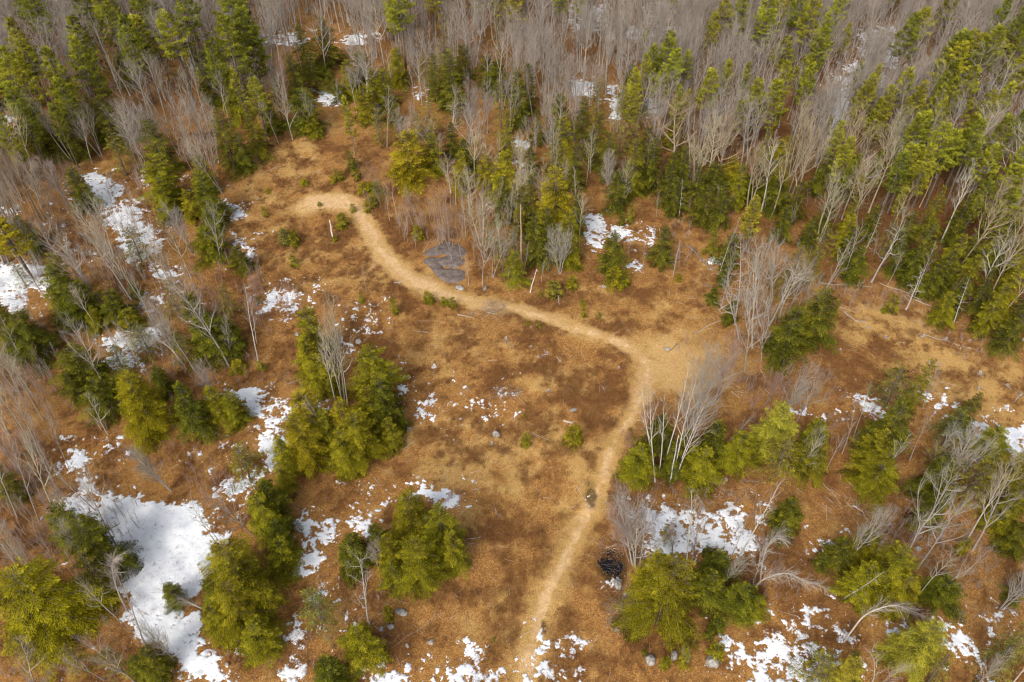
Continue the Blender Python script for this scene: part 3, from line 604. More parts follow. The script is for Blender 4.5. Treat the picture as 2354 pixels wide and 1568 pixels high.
# conifers: cx,cy of the crown, width px, height m, tone
HEMS = """100 1395 225 15 y;225 1265 130 12 d;165 1215 90 10 d;555 1330 190 15 m;545 1395 120 12 m;600 1470 95 7.5 m;623 1150 95 9 d;640 1230 65 7 d;563 1075 90 8 s;700 1020 120 12 y;655 1050 60 8 m
825 1015 120 11 m;795 985 80 12 y;878 940 85 11 d;861 870 90 12 m;720 789 80 13 m;712 830 70 10 m;920 968 36 5 d;333 936 135 13 y;430 945 100 11 d;300 900 60 8 m;195 855 100 10 d;240 920 80 9 d;170 895 50 7 d;493 933 80 8 m;540 945 60 7 m;370 880 50 6 d
480 783 100 9 d;520 775 80 8 d;417 806 60 8 g;67 776 110 10 d;17 760 80 11 d;147 683 90 12 d;140 640 50 10 m;187 700 80 9 d;267 706 55 7 d;310 669 30 4 d;313 573 70 8 g;47 636 40 6 g;67 545 55 9 d;550 599 50 6 d;567 612 28 4 d;483 563 80 8 m;400 696 50 9 s;277 839 60 8 g;333 789 70 8 g;547 843 35 2 m;220 736 50 4 m;450 720 60 8 d;530 700 50 8 s;300 740 60 5 m
90 310 88 10 d;187 443 60 9 d;273 360 60 11 s;367 353 75 13 d;373 420 80 11 m;383 460 60 9 m;437 477 45 7 y;483 467 75 11 d;467 410 60 9 m;523 333 70 14 d;583 307 60 12 m;560 360 50 9 d;513 193 60 12 d;627 277 50 7 d;700 262 75 10 d;720 293 45 5 m;750 110 75 13 d;700 127 65 13 d;233 213 60 15 g;253 290 60 12 d;220 280 50 11 d;173 320 60 11 d;130 330 50 9 d;763 193 30 6 d;600 250 50 12 s;570 210 50 12 s;540 230 60 12 m;330 300 40 8 g;290 330 40 9 g;480 190 60 13 d;500 150 60 14 d;640 240 45 10 g;680 190 50 11 d;720 170 45 10 d;780 215 30 6 d
804 190 55 9 m;834 170 60 9 d;884 213 60 10 m;860 215 45 10 m;1018 140 52 19 s;1038 190 60 13 d;1000 190 45 12 d;1144 190 70 9 d;1120 175 50 8 d;1148 110 40 13 s;1064 153 40 9 d;1194 240 55 14 d;1214 213 45 12 d;1284 277 60 10 d;1340 290 52 12 d;1371 335 58 12 d;1154 280 50 16 s;1164 325 42 12 m;988 283 60 10 s;941 373 100 12 y;991 360 60 9 m;1068 370 65 9 d;1164 417 75 11 b2;1118 407 50 8 y;1221 480 52 13 d;1278 480 92 15 y;1324 500 45 9 d;1294 350 62 13 m;1318 395 50 11 d;1268 377 50 11 g;1221 377 40 7 d;1418 450 60 9 d;1451 400 58 13 m;1428 310 60 18 s;1501 390 50 12 d;1534 430 55 10 d;1480 360 50 11 d;1554 460 50 8 d;870 300 45 8 s;915 290 40 9 g;1050 250 50 10 s;960 300 40 9 s;1100 380 40 9 g;1040 330 40 8 d;870 440 40 4 g
1181 623 52 8 m;1231 560 55 13 d;1200 500 50 12 d;1304 555 60 12 m;1255 545 50 12 d;1408 590 62 10 d;1521 575 52 10 d;1185 575 45 10 g;1155 600 40 9 g;1130 560 40 8 g;1310 590 40 6 m;1262 600 44 7 g
1679 583 50 8 d;1666 636 35 5 d;1637 683 32 4 d;1679 719 35 5 d;1809 783 98 12 d;1879 739 88 12 d;1840 760 60 9 m;1800 660 50 8 s;1830 620 50 9 g;1966 613 60 8 d;1950 570 45 9 d;2096 623 52 8 d;2140 650 50 8 d;2186 606 60 12 m;2169 716 50 7 m;2229 633 60 12 m;2279 723 58 12 m;2322 773 62 10 d;2340 720 50 12 d;2316 683 60 14 y;2336 620 52 14 m;2296 560 60 14 m;2119 580 60 12 d;1942 550 45 10 y;1886 576 45 10 s;2256 680 50 11 d;2250 560 50 12 d;2060 600 40 9 d;1870 620 50 9 s;2200 690 45 9 d;2040 560 40 10 s;2160 640 50 10 d
2052 899 85 9 g;2106 896 38 12 m;2036 1000 130 13 d;2010 1050 90 10 m;1782 996 120 11 o;1869 1016 80 8 m;1636 1020 95 9 d;1222 1 1 1 x;2222 950 55 9 d;2186 989 80 9 g;2276 1023 80 7 m;1518 1006 80 9 d;1468 1072 85 8 m;1551 1068 60 7 d;1609 1075 95 8 m;1799 1062 100 9 s;1882 1068 50 7 m;2016 1092 110 10 m;1809 1188 82 7.5 d;2152 1168 80 9 d;2236 1128 110 11 s;2346 1238 60 9 d;2330 1160 60 10 d;1926 1272 70 7 d;1986 1262 70 8 m;2042 1325 140 11 m;1979 1345 90 9 m;2069 1368 90 8 m;2166 1365 82 6 d;2342 1352 50 8 d;1646 1300 80 6 d;1629 1355 100 7.5 d;1706 1385 90 7 d;1740 1400 50 5 m;2112 1488 125 11 o;2156 1545 70 9 s;2302 1522 90 9 g;2340 1470 60 9 g;1869 1548 110 9 s;1942 1555 80 9 o
1525 1380 165 17 m;1500 1330 110 10 y;1531 1232 35 4.5 s;945 1195 115 11 m;1022 1225 110 12 m;960 1300 125 11 m;905 1330 60 8 m;1040 1270 70 9 m;818 1275 85 8 d;800 1290 50 6 d;828 1482 100 9 m;733 1398 92 9 g;760 1550 90 9 d;357 1530 80 7.5 d;330 1540 60 6 d;400 1370 55 5 d;20 1118 50 9 d;497 1430 70 8 m;500 1370 70 9 d;225 1330 80 10 s;270 1530 60 8 s;180 1520 70 8 s;60 1500 80 8 s;740 870 75 9 m;705 955 90 10 y;850 945 90 10 m;900 1000 60 7 m;790 1040 80 9 m;755 1000 80 10 m;895 1275 80 9 m;870 1240 60 7 d;610 1190 85 9 m;650 1280 80 8 m;655 1100 50 7 m;1575 1040 80 8 d;1700 1040 80 8 m;1840 1060 70 7 m;2190 1060 95 10 s;2320 1100 90 10 m;2300 1180 80 9 m;2150 1100 80 9 d"""
YOUNGS = """547 845 30 2 y;908 708 20 3.2 m;831 688 14 1.8 m;980 684 18 2 m;990 690 16 2 m;700 420 16 1.3 y;1018 693 14 1.6 m;1028 696 10 1 m;1041 699 16 2 m;1341 698 12 1.4 m;1343 719 14 2 m;1378 726 9 1 s;1318 1008 42 3.2 m;1208 1014 22 2.4 m;1204 956 7 1 y;961 538 24 2.6 m;677 553 26 3 m;655 549 30 3 g;673 603 20 2.4 m;600 843 18 1.8 m;593 693 12 1.4 d;766 413 14 2 y;776 405 14 2.4 m;785 513 28 3 m;770 551 12 1.2 m;838 433 28 2 y;852 432 20 1.6 m;848 463 16 1.4 m;860 468 20 2 s;784 408 14 2 m;1431 507 18 2.4 d;1451 497 18 4 m;1411 640 40 3.2 m;1432 645 34 3 m;1318 653 28 2.2 m;1271 669 34 3.2 s;2049 703 26 3.6 m;2032 715 12 1 m;894 1415 24 3 m;1528 1527 24 2.4 m;1481 1502 12 1.2 d;1649 1502 34 3 m;1646 1434 36 2.6 d;1632 1458 22 2 d;1572 1518 24 4 y;1575 1495 20 2.4 m;2212 1260 26 3 m;1626 1268 22 2 d;1638 1272 18 1.6 d;2052 1418 18 1.4 s;1886 1295 30 3 d;1968 1505 14 1 s;811 480 14 1.6 m;1655 572 14 1.4 d;1215 552 10 1.2 m;1242 676 10 1.4 s;1134 1470 8 .8 s;615 440 12 1 y;1237 748 12 1.4 s;1214 745 8 .8 m;610 490 14 2 m;400 455 14 2 m;806 375 22 4 d;818 395 22 4 d;845 480 16 2 m;250 1360 20 2 d;1560 640 14 1.4 m;735 470 10 .8 g"""
PINES = """77 17 62 19 q;237 30 55 20 p;320 10 60 19 q;430 37 60 20 q;303 97 60 20 q;400 93 70 20 p;547 60 95 24 q;530 110 80 22 q;575 90 70 22 q;50 103 52 20 p;23 173 80 20 p;133 180 62 20 p;187 150 52 20 p;37 253 60 18 g2;13 310 42 18 p;550 200 28 14 b2;460 187 18 9 b2;133 283 35 14 q;193 5 60 20 q;500 150 50 18 q;587 225 50 14 s2;150 235 45 17 q;60 200 50 18 p;215 170 40 16 p
918 20 62 22 p;905 5 40 22 p;1531 127 55 17 p;1484 180 40 16 b3;1518 207 42 15 p;1545 165 50 17 p;1484 100 20 12 p;1451 213 42 17 p;1561 235 30 12 p;1500 150 40 16 q;804 270 30 16 p
1702 27 45 17 p;1666 43 40 17 p;1639 77 36 16 p;1707 70 22 11 p;1759 40 62 19 p;1842 20 46 19 q;1862 37 52 19 p;1922 23 42 18 p;1889 87 46 18 p;1889 112 42 16 p;1942 93 26 13 p;2096 90 56 18 q;2192 133 72 20 q;2192 160 70 19 p;2282 123 56 18 q;2299 40 40 16 q;2339 67 42 16 q;2345 110 40 16 q;1626 207 50 16 p;1669 180 34 14 p;1712 187 26 14 p;1736 233 52 16 p;1782 240 56 17 p;1796 195 42 16 p;1852 197 44 17 p;1699 267 36 12 p;1576 240 26 11 p;1576 160 30 14 p;1972 187 30 14 p;1992 223 48 16 p;2016 193 30 14 p;2029 247 42 16 p;2072 207 42 16 p;2109 240 46 16 p;2169 207 50 18 q;2222 213 52 17 p;2152 277 40 15 p;2186 233 42 16 p;2302 247 50 17 p;2269 257 42 15 p;2099 313 50 16 q;2152 347 70 17 p;2180 355 50 16 p;2236 337 60 17 q;2292 317 50 16 q;2262 387 52 16 p;2086 377 55 15 p;2062 397 52 15 q;2122 383 52 15 p;1902 300 16 10 p;1929 327 36 14 p;1946 365 46 14 p;1960 395 36 12 q;2012 390 30 12 q;1972 437 26 10 b3;2239 483 30 10 p;2322 427 66 14 p;2302 483 66 14 q;2340 380 50 15 p;2069 467 26 10 p;1736 490 44 12 b3;2260 445 40 13 q;2150 240 40 15 p;2340 300 45 15 q;2010 270 40 13 p;2250 290 40 15 p"""
HEM2 = """1749 370 36 13 m;2146 495 44 11 m;1946 515 40 9 m;1640 560 30 8 m;1570 400 40 10 d;1600 440 45 10 d;1660 480 55 10 d;1620 480 45 9 d;1700 440 45 10 m;1830 470 40 9 d;1900 500 45 9 d;2000 520 50 9 d;2080 540 50 10 d;1400 370 45 11 d;1460 310 45 12 s;2200 520 50 11 d;2300 580 50 12 d;1235 300 35 9 d;1560 330 40 10 s;1800 520 45 8 d;1860 540 45 8 d;2330 520 50 12 m"""
# leafless: base x y, top x y, style[, crown px]
BARES = """247 899 153 736 o 110;237 709 100 529 o 120;302 689 187 529 f 80;103 686 37 579 d;417 839 300 755 s;450 856 383 713 s 60;433 853 333 709 s 50;347 874 277 756 f 60;527 843 420 619 o 130;533 829 520 739 n 60;593 829 563 649 w 20;590 790 575 680 w 15;100 966 10 823 f 60;72 903 17 806 d 40;110 790 50 700 s;763 996 715 899 g 60;777 949 735 756 f 60;790 930 750 700 f 50;800 935 770 740 f 40;497 919 450 836 n 50;248 999 207 916 g 70
393 1128 300 1030 n 110;577 1227 490 1140 n 100;503 1258 430 1150 s 50;520 1262 450 1180 s 40;273 1262 150 1080 f 50;80 1325 -10 1200 n 90;203 1283 150 1195 n 70;220 1175 100 1060 s 50;280 1432 190 1335 f 50;333 1482 260 1305 s 40;310 1568 215 1470 n 100;83 1580 60 1480 g 90;240 1565 163 1510 s 50;140 1200 30 1010 f 60;90 1200 0 1010 s 40;40 1190 -40 1000 s 40;130 1120 60 980 s 40;100 1060 20 900 f 60;60 1000 -30 850 f 60;160 1080 110 960 s 40;30 1290 -50 1150 n 60;180 1260 120 1120 f 50;230 1400 170 1300 s 40
851 1435 838 1305 g 80;873 1308 862 1240 n 75;976 1222 965 1190 g 45;735 1420 722 1350 g 50;1506 1108 1488 885 w 80;1501 1060 1470 880 w 70;1515 1090 1530 900 w 60;1550 1100 1620 880 m 70;1569 1040 1640 820 n 90;1530 1060 1590 850 w 70;1792 959 1860 850 n 85;1832 969 1889 873 n 60;1936 1043 1972 933 s 40;1679 1016 1729 949 s 40;1960 1010 2010 880 s 40;1640 930 1700 780 r 60;1470 1060 1440 990 r 50;1760 930 1800 850 r 60
1749 749 1720 560 g 90;1769 709 1775 540 o 80;1842 723 1886 633 o 80;1766 749 1850 556 g 110;1689 746 1729 523 d 25;1652 632 1702 500 s 40;1712 853 1722 680 n 90;1730 800 1740 620 g 80;1790 740 1830 600 g 80;1700 780 1700 620 g 70;1740 700 1745 560 o 80;1810 720 1850 600 o 80;1760 770 1790 660 g 70;1660 700 1690 560 s 40;1880 690 1950 590 s 50;1720 720 1700 590 g 60;1775 690 1800 560 g 70;1750 830 1760 720 n 60;2002 649 2050 470 g 115;2082 713 2146 633 d 60;2041 656 2079 579 s 30;2192 743 2240 650 d 40;1980 600 2020 480 d 30;2100 690 2150 560 s 40;1940 640 1990 500 s 50;1900 660 1960 540 s 60
1028 355 1022 200 g 85;928 347 918 263 n 80;965 230 951 80 o 85;1290 297 1278 160 o 90;1255 317 1258 213 n 45;1075 333 1082 195 n 75;1111 287 1124 200 n 80;1095 310 1100 200 n 60;1193 203 1197 93 o 60;870 328 858 247 o 50;888 177 862 -10 f 70;1245 447 1245 397 r 50;1331 400 1331 330 r 32;1401 457 1398 350 n 50;1428 483 1443 370 o 50;1481 413 1494 323 s 45;896 507 885 447 w 16;911 493 903 443 w 12;950 520 931 467 w 12;965 520 946 467 w 12;842 155 800 60 f 40;808 170 806 116 w 10;855 220 830 120 f 40
1110 656 1108 510 o 85;1131 636 1124 530 s 45;1133 639 1155 530 s 50;1078 656 1068 589 s 40;1181 589 1184 532 s 25;1286 629 1271 525 n 62;1288 629 1311 530 n 62;1203 633 1214 560 s 25;1166 659 1176 615 s 14;1244 649 1247 595 w 12;1548 633 1561 545 d 30;1478 623 1484 560 s 30;1443 609 1449 550 s 20;1431 609 1432 560 s 20;843 674 831 605 s 22;1560 500 1580 410 d 20;1508 500 1512 440 s 20;1062 600 1050 520 s 30;1040 600 1020 500 s 30
750 170 720 10 o 115;673 323 633 187 n 80;723 312 697 213 o 60;700 180 670 60 f 50;690 200 650 90 f 50;333 393 293 245 n 95;320 390 250 230 f 60;423 307 380 200 n 70;510 443 430 317 f 60;503 433 480 325 s 50;233 360 167 260 f 50;230 347 180 230 f 40;177 367 133 283 d 25;167 370 60 217 f 60;567 187 540 100 d 30;97 477 60 370 n 100;158 473 100 370 n 100;443 583 390 480 n 90;510 606 470 480 o 90;440 640 380 520 f 60;400 660 340 540 f 60;370 640 300 520 f 60;330 700 240 560 f 60;280 640 200 500 f 70;260 590 180 460 f 70;560 270 520 180 f 50;610 280 560 160 f 60;640 330 600 230 f 50;590 180 560 80 f 50;380 230 340 120 f 60;340 240 290 130 f 60;300 220 250 110 f 60;460 270 410 160 f 60;780 260 768 180 s 30;360 760 300 640 f 50;400 800 340 690 n 60;460 740 400 640 o 90;500 800 450 690 s 50;230 760 160 660 f 50;200 650 130 540 f 60;150 620 70 500 f 70;90 610 20 500 f 60;40 900 -30 780 f 70;60 840 0 730 s 50;20 1000 -60 860 f 60
1702 1275 1789 1105 w 45;1684 1275 1716 1185 s 25;1666 1338 1719 1275 n 55;1702 1395 1722 1345 g 30;1732 1340 1760 1240 n 55;1946 1288 2050 1178 n 100;1986 1295 2042 1238 s 40;2076 1288 2179 1078 o 95;2109 1308 2232 1162 o 90;2236 1265 2346 1078 o 110;2212 1262 2312 1062 f 60;2212 1325 2286 1252 s 40;2106 1372 2206 1278 f 60;2130 1370 2230 1290 s 50;1936 1378 2022 1308 d 15;1999 1580 2050 1500 g 80;2020 1575 2080 1530 n 60;1576 1308 1580 1140 w 70;1458 1300 1440 1140 n 95;1470 1305 1480 1150 n 80;1448 1290 1410 1180 r 80;1545 1275 1548 1195 n 70;1590 1290 1620 1180 n 50;1990 1130 2080 1000 s 60;2130 1080 2200 980 n 80;2170 1120 2260 990 n 80;2090 1060 2150 930 s 50;2120 940 2160 850 n 60;2300 1400 2400 1300 n 60;2330 1568 2420 1460 n 80;2250 1568 2310 1500 n 60;1380 560 1390 500 s 20;2340 1120 2420 1000 f 60;1900 1080 1940 980 s 40;1840 1090 1880 990 n 50;400 1520 330 1440 n 60;100 1470 20 1370 n 60;1780 1330 1800 1290 r 40"""
LOGS = [(1579,566,1649,632,.17,'d'),(1939,718,1965,738,.14,'p'),(1965,738,1992,744,.12,'p'),(1592,769,1662,733,.10,'p'),(1652,713,1672,701,.13,'w'),(1662,683,1699,681,.08,'p'),(1616,656,1639,661,.12,'d'),(2119,769,2190,790,.09,'p'),(2190,790,2262,812,.07,'p'),(1051,723,1091,733,.10,'p'),(906,651,921,651,.12,'w'),(1051,908,1086,892,.04,'p'),(1130,905,1200,903,.06,'d'),(1118,919,1180,900,.05,'p'),(921,1036,958,1013,.07,'p'),(67,88,110,83,.10,'p'),(550,397,610,357,.08,'p'),(610,310,640,308,.12,'w'),(1008,370,1034,400,.10,'w'),(1012,372,1030,385,.06,'w'),(70,813,103,833,.09,'p'),(83,876,143,866,.05,'p'),(660,883,707,869,.08,'p'),(247,1222,277,1205,.13,'d'),(273,1345,300,1330,.15,'d'),(1074,1240,1105,1236,.06,'w'),(1072,1248,1100,1252,.05,'p'),(1441,1110,1481,1098,.12,'p'),(1425,1425,1465,1402,.08,'p'),(1419,1398,1450,1410,.07,'p'),(1390,1262,1420,1250,.09,'p'),(1960,1163,1984,1178,.10,'w'),(1984,1178,1990,1195,.07,'p'),(1940,1150,1962,1172,.06,'p'),(1890,1110,1935,1160,.05,'p'),(2280,985,2354,1040,.09,'p'),(2330,925,2354,900,.12,'p'),(1235,605,1214,607,.06,'p'),(1760,1110,1700,1105,.07,'p'),(2100,690,2170,715,.10,'p'),(1560,790,1534,812,.06,'d'),(1110,712,1128,706,.07,'w'),(1122,720,1140,716,.07,'w'),(1258,816,1245,817,.10,'w'),(1280,822,1292,834,.06,'w'),(1155,784,1172,792,.05,'p'),(1170,796,1182,800,.05,'p'),(640,383,600,402,.07,'p'),(700,395,675,425,.05,'p'),(1386,889,1391,905,.07,'p'),(1295,968,1316,974,.13,'w'),(985,766,955,762,.10,'p'),(1030,1253,1095,1312,.04,'p'),(860,1480,900,1450,.05,'p'),(900,1490,985,1430,.04,'p'),(1630,1105,1700,1150,.06,'p'),(600,1060,660,1105,.05,'p'),(555,1500,620,1488,.05,'p'),(2240,760,2350,830,.07,'p'),(1880,650,2010,660,.10,'p'),(2020,650,2130,690,.08,'p')]
ROCKS = [(1141,1000,15,11,.6,'pale upright boulder'),(1318,944,16,7,.25,'flat grey rock'),(825,787,12,10,.45,'round pale boulder'),(923,1409,26,12,.3,'flat lichened rock slab'),(897,1441,18,10,.3,'flat blue-grey rock'),(876,1447,11,9,.3,'small grey rock'),(1495,1518,22,18,.5,'square pale boulder'),(1550,1508,13,20,.5,'dark angular boulder'),(1576,1500,20,34,.8,'tall pale boulder'),(1636,1522,28,22,.7,'sloping grey boulder'),(1419,1345,16,16,.6,'pale boulder'),(1057,663,18,9,.35,'small grey rock ledge'),(1115,665,8,10,.5,'grey boulder'),(991,1476,14,10,.2,'half-buried brown slab'),(936,1485,8,8,.2,'small buried stone'),(815,1085,6,5,.3,'small stone'),(2110,1262,12,10,.4,'grey boulder'),(1817,1087,11,7,.3,'pale flat rock'),(1534,803,12,6,.3,'mossy flat stone'),(683,770,9,6,.3,'blue-grey stone'),(565,962,8,6,.3,'blue-grey stone'),(522,1528,8,6,.3,'small stone'),(1143,1003,8,6,.2,'small stone'),(2064,1265,9,7,.3,'small pale rock'),(1941,1450,9,8,.3,'small pale rock'),(1668,1103,9,6,.3,'small pale rock')]
STUMPS = [(944,986,7),(1043,1013,6),(1131,1019,7),(1261,898,7),(1221,798,6),(1258,812,6),(1164,778,6),(1221,753,5),(1238,821,6),(1423,846,6),(1388,659,8),(2122,773,8),(2174,781,8),(2229,784,6),(2207,803,5),(2252,859,10),(2136,833,6),(2057,816,4),(1996,753,6),(1914,793,5),(1932,804,5),(2249,893,7),(2316,886,8),(2346,909,7),(2069,884,5),(1966,874,5),(2036,775,6),(1417,1447,8),(917,820,5),(2227,940,6),(1610,600,4),(1078,752,4),(640,470,4),(735,395,4),(1152,895,5),(1190,905,6)]
# ------------------------------------------------------------------ ground sheet
def pts_world(poly): return np.array([at(x, y)[:2] for x, y in poly])
def sdist(P, X, Y):
    """signed distance to polygon, positive inside"""
    d = np.full(X.shape, 1e9); ins = np.zeros(X.shape, bool); n = len(P)
    for i in range(n):
        ax, ay = P[i]; bx, by = P[(i + 1) % n]; ex, ey = bx - ax, by - ay
        t = np.clip(((X - ax) * ex + (Y - ay) * ey) / (ex * ex + ey * ey + 1e-9), 0, 1)
        d = np.minimum(d, np.hypot(X - ax - t * ex, Y - ay - t * ey))
        c = ((ay > Y) != (by > Y)) & (X < ex * (Y - ay) / (ey + (1e-12 if ey == 0 else 0)) + ax)
        ins ^= c
    return np.where(ins, d, -d)
def linefield(line, X, Y):
    """max over the line of (half width - distance), metres"""
    best = np.full(X.shape, -1e9); W = []
    for (ox, oy, hw) in line:
        p = at(ox, oy); W.append((p[0], p[1], hw / F_ * project(p)[2] * 1.0))
    for i in range(len(W) - 1):
        ax, ay, aw = W[i]; bx, by, bw = W[i + 1]; ex, ey = bx - ax, by - ay
        t = np.clip(((X - ax) * ex + (Y - ay) * ey) / (ex * ex + ey * ey + 1e-9), 0, 1)
        best = np.maximum(best, aw + (bw - aw) * t - np.hypot(X - ax - t * ex, Y - ay - t * ey))
    return best
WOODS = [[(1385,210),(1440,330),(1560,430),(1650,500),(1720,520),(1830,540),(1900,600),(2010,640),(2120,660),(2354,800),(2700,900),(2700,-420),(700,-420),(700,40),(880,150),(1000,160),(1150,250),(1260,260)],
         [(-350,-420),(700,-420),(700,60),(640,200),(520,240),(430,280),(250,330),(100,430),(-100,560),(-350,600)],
         [(-300,430),(60,440),(150,540),(60,600),(-60,760),(-60,1100),(-300,1200)],
         [(840,520),(880,470),(1000,420),(1100,440),(1180,480),(1170,560),(1100,620),(1060,580),(1000,540),(930,530)],
         [(790,170),(880,150),(1000,160),(1150,250),(1260,260),(1385,210),(1440,330),(1400,400),(1335,480),(1340,560),(1310,630),(1200,640),(1140,600),(1060,520),(1000,430),(900,440),(840,380),(815,300)],
         [(100,380),(250,330),(430,280),(520,240),(640,200),(690,240),(560,350),(500,420),(500,500),(420,430),(330,380),(200,390)]]
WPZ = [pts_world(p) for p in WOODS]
BEND_Y = at(1470, 905)[1]; JUN = at(1565, 835)[:2]
BLOBS = []
for lst, ch in ((TANS, 0), (DARKS, 1)):
    for (ox, oy, rx, ry, st) in lst:
        p = at(ox, oy); a = at(ox + 10, oy); b = at(ox, oy - 10)
        BLOBS.append((p[0], p[1], rx * np.linalg.norm(a - p) / 10, ry * np.linalg.norm(b - p) / 10, st, ch))
def zones(X, Y):
    t = np.zeros(X.shape); d = np.zeros(X.shape)
    wx = X + 2.2 * fbm(X, Y, 5, 3, 31); wy = Y + 2.2 * fbm(X, Y, 5, 3, 32)
    for (cx, cy, rx, ry, st, ch) in BLOBS:
        m = (np.abs(X - cx) < rx * 1.9 + 3) & (np.abs(Y - cy) < ry * 1.9 + 3)
        if not m.any(): continue
        q = ((wx[m] - cx) / rx) ** 2 + ((wy[m] - cy) / ry) ** 2
        v = st * np.exp(-q * 0.9)
        if ch == 0: t[m] = np.maximum(t[m], v) + .25 * np.minimum(t[m], v)
        else: d[m] = np.maximum(d[m], v) + .25 * np.minimum(d[m], v)
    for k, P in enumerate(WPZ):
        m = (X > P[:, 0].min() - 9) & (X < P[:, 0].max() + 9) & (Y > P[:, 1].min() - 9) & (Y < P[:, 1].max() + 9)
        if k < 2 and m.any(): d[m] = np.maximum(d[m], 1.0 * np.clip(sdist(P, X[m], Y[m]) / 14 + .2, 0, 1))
    t = np.clip(t * .76 - .02 + 1.05 * fbm(X, Y, 3.0, 6, 40, .70), 0, 1)
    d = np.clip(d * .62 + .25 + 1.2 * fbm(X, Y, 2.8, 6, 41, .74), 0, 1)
    tr = np.maximum(linefield(TRAIL, X, Y), linefield(SPUR, X, Y) - 1.3)
    tr = np.maximum(tr, linefield(HEADS, X, Y) + .3)
    pth = np.clip((tr + 1.6 * fbm(X, Y, 1.6, 4, 43, .65) + .3) / 1.5, 0, 1)
    low = np.clip((BEND_Y - Y) / 12, 0, 1)                       # below the bend the trail is only trodden grass with bare ruts
    rutf = np.exp(-((tr - .75) / .35) ** 2)
    pth = pth * (1 - low * (.30 - .2 * rutf))
    fl = linefield(FLAT, X, Y) + 1.8 * fbm(X, Y, 3, 3, 44)
    pth = np.maximum(pth, .58 * np.clip(fl / 2.5, 0, 1))
    up = 1 - low
    pth = np.maximum(pth, up * .40 * np.clip(1 + (tr + 1.3 * fbm(X, Y, 2.2, 3, 46)) / 1.5, 0, 1))
    jx, jy = JUN; q = ((X - jx) / 9.5) ** 2 + ((Y - jy) / 8.0) ** 2 + .8 * fbm(X, Y, 3, 4, 45); jn = np.clip(1.25 - q, 0, 1); pth = np.maximum(pth, .36 * jn); d = d * (1 - .8 * jn); t = np.maximum(t, .75 * jn)
    near = np.clip(1 + tr / 2.6, 0, 1); t = np.maximum(t, near * .75); d = d * (1 - .8 * np.clip(1 + tr / .8, 0, 1))
    wet = np.zeros(X.shape)
    for (cx, cy, rx, ry, an, dep) in WATER:
        q = np.hypot((X - cx) / rx, (Y - cy) / ry) + .2 * fbm(X, Y, 1.2, 3, 47); wet = np.maximum(wet, np.clip((1.35 - q) / .4, 0, 1))
    for (ox, oy, rr) in ((1357, 1142, .9), (1250, 1440, .4)):
        p = at(ox, oy); q = np.hypot((X - p[0]) / rr, (Y - p[1]) / (rr * 2.4)) + .5 * fbm(X, Y, 1.2, 3, 49); wet = np.maximum(wet, np.clip((1.15 - q) / .5, 0, 1) * .95)
    return t, d, pth, wet
def relief(x, y): return .07 * fbm(x, y, .9, 2, 61)
def surf(x, y): return hz(x, y) + relief(x, y)
def axis_(segs):
    a = []
    for lo, hi, st in segs: a.append(np.arange(lo, hi, st))
    return np.unique(np.concatenate(a))
gx = axis_([(-1500, -260, 60), (-260, -150, 4), (-150, -75, .8), (-75, 75, .34), (75, 150, .8), (150, 260, 4), (260, 1501, 60)])
gy = axis_([(-400, 0, 40), (0, 28, 2), (28, 130, .34), (130, 235, .8), (235, 330, 4), (330, 2600, 80)])
X, Y = np.meshgrid(gx, gy); Z = surf(X, Y)
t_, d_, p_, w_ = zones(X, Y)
Z = Z + (p_ > 0) * (-.04 * p_)
ny, nx = X.shape
ii = (np.arange(ny - 1)[:, None] * nx + np.arange(nx - 1)[None, :]).ravel()
Q = np.stack([ii, ii + 1, ii + 1 + nx, ii + nx], 1)
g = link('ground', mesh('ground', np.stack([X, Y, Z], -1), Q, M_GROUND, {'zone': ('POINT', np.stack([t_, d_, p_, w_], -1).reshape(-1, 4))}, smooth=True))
g['kind'] = 'structure'; g['label'] = 'forest floor of orange leaf litter, dry grass and brown low brush'

def patch_sheet(F, X, Y, k, up, down, cut):
    """sheet over the ground where F>0; sinks under it elsewhere"""
    Zs = surf(X, Y) + np.clip(F * k, -down, up); ny, nx = X.shape
    keep = (np.maximum.reduce([F[:-1, :-1], F[1:, :-1], F[:-1, 1:], F[1:, 1:]]) > cut)
    ii = (np.arange(ny - 1)[:, None] * nx + np.arange(nx - 1)[None, :])[keep]
    Q = np.stack([ii, ii + 1, ii + 1 + nx, ii + nx], 1)
    used, inv = np.unique(Q, return_inverse=True)
    V = np.stack([X, Y, Zs], -1).reshape(-1, 3)[used]
    return V, inv.reshape(-1, 4), F.reshape(-1)[used]
# ------------------------------------------------------------------ dirt trail (same worn ground, lying on the floor)
tp = np.array([at(x, y)[:2] for x, y, _ in TRAIL]); X, Y = np.meshgrid(np.arange(tp[:, 0].min() - 4, tp[:, 0].max() + 4, .2), np.arange(max(20, tp[:, 1].min() - 3), tp[:, 1].max() + 4, .2))
F = linefield(TRAIL, X, Y)
rut = .05 * np.exp(-((F - 1.0) / .25) ** 2)
V, Q, Fv = patch_sheet(F + .35 * fbm(X, Y, 1.1, 3, 43), X, Y, .05, .012, .06, -.4)
V[:, 2] -= .005
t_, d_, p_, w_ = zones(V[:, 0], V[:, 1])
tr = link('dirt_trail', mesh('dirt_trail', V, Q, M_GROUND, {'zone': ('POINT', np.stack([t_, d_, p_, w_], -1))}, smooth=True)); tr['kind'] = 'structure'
tr['label'] = 'pale sandy trail curving down through the clearing'
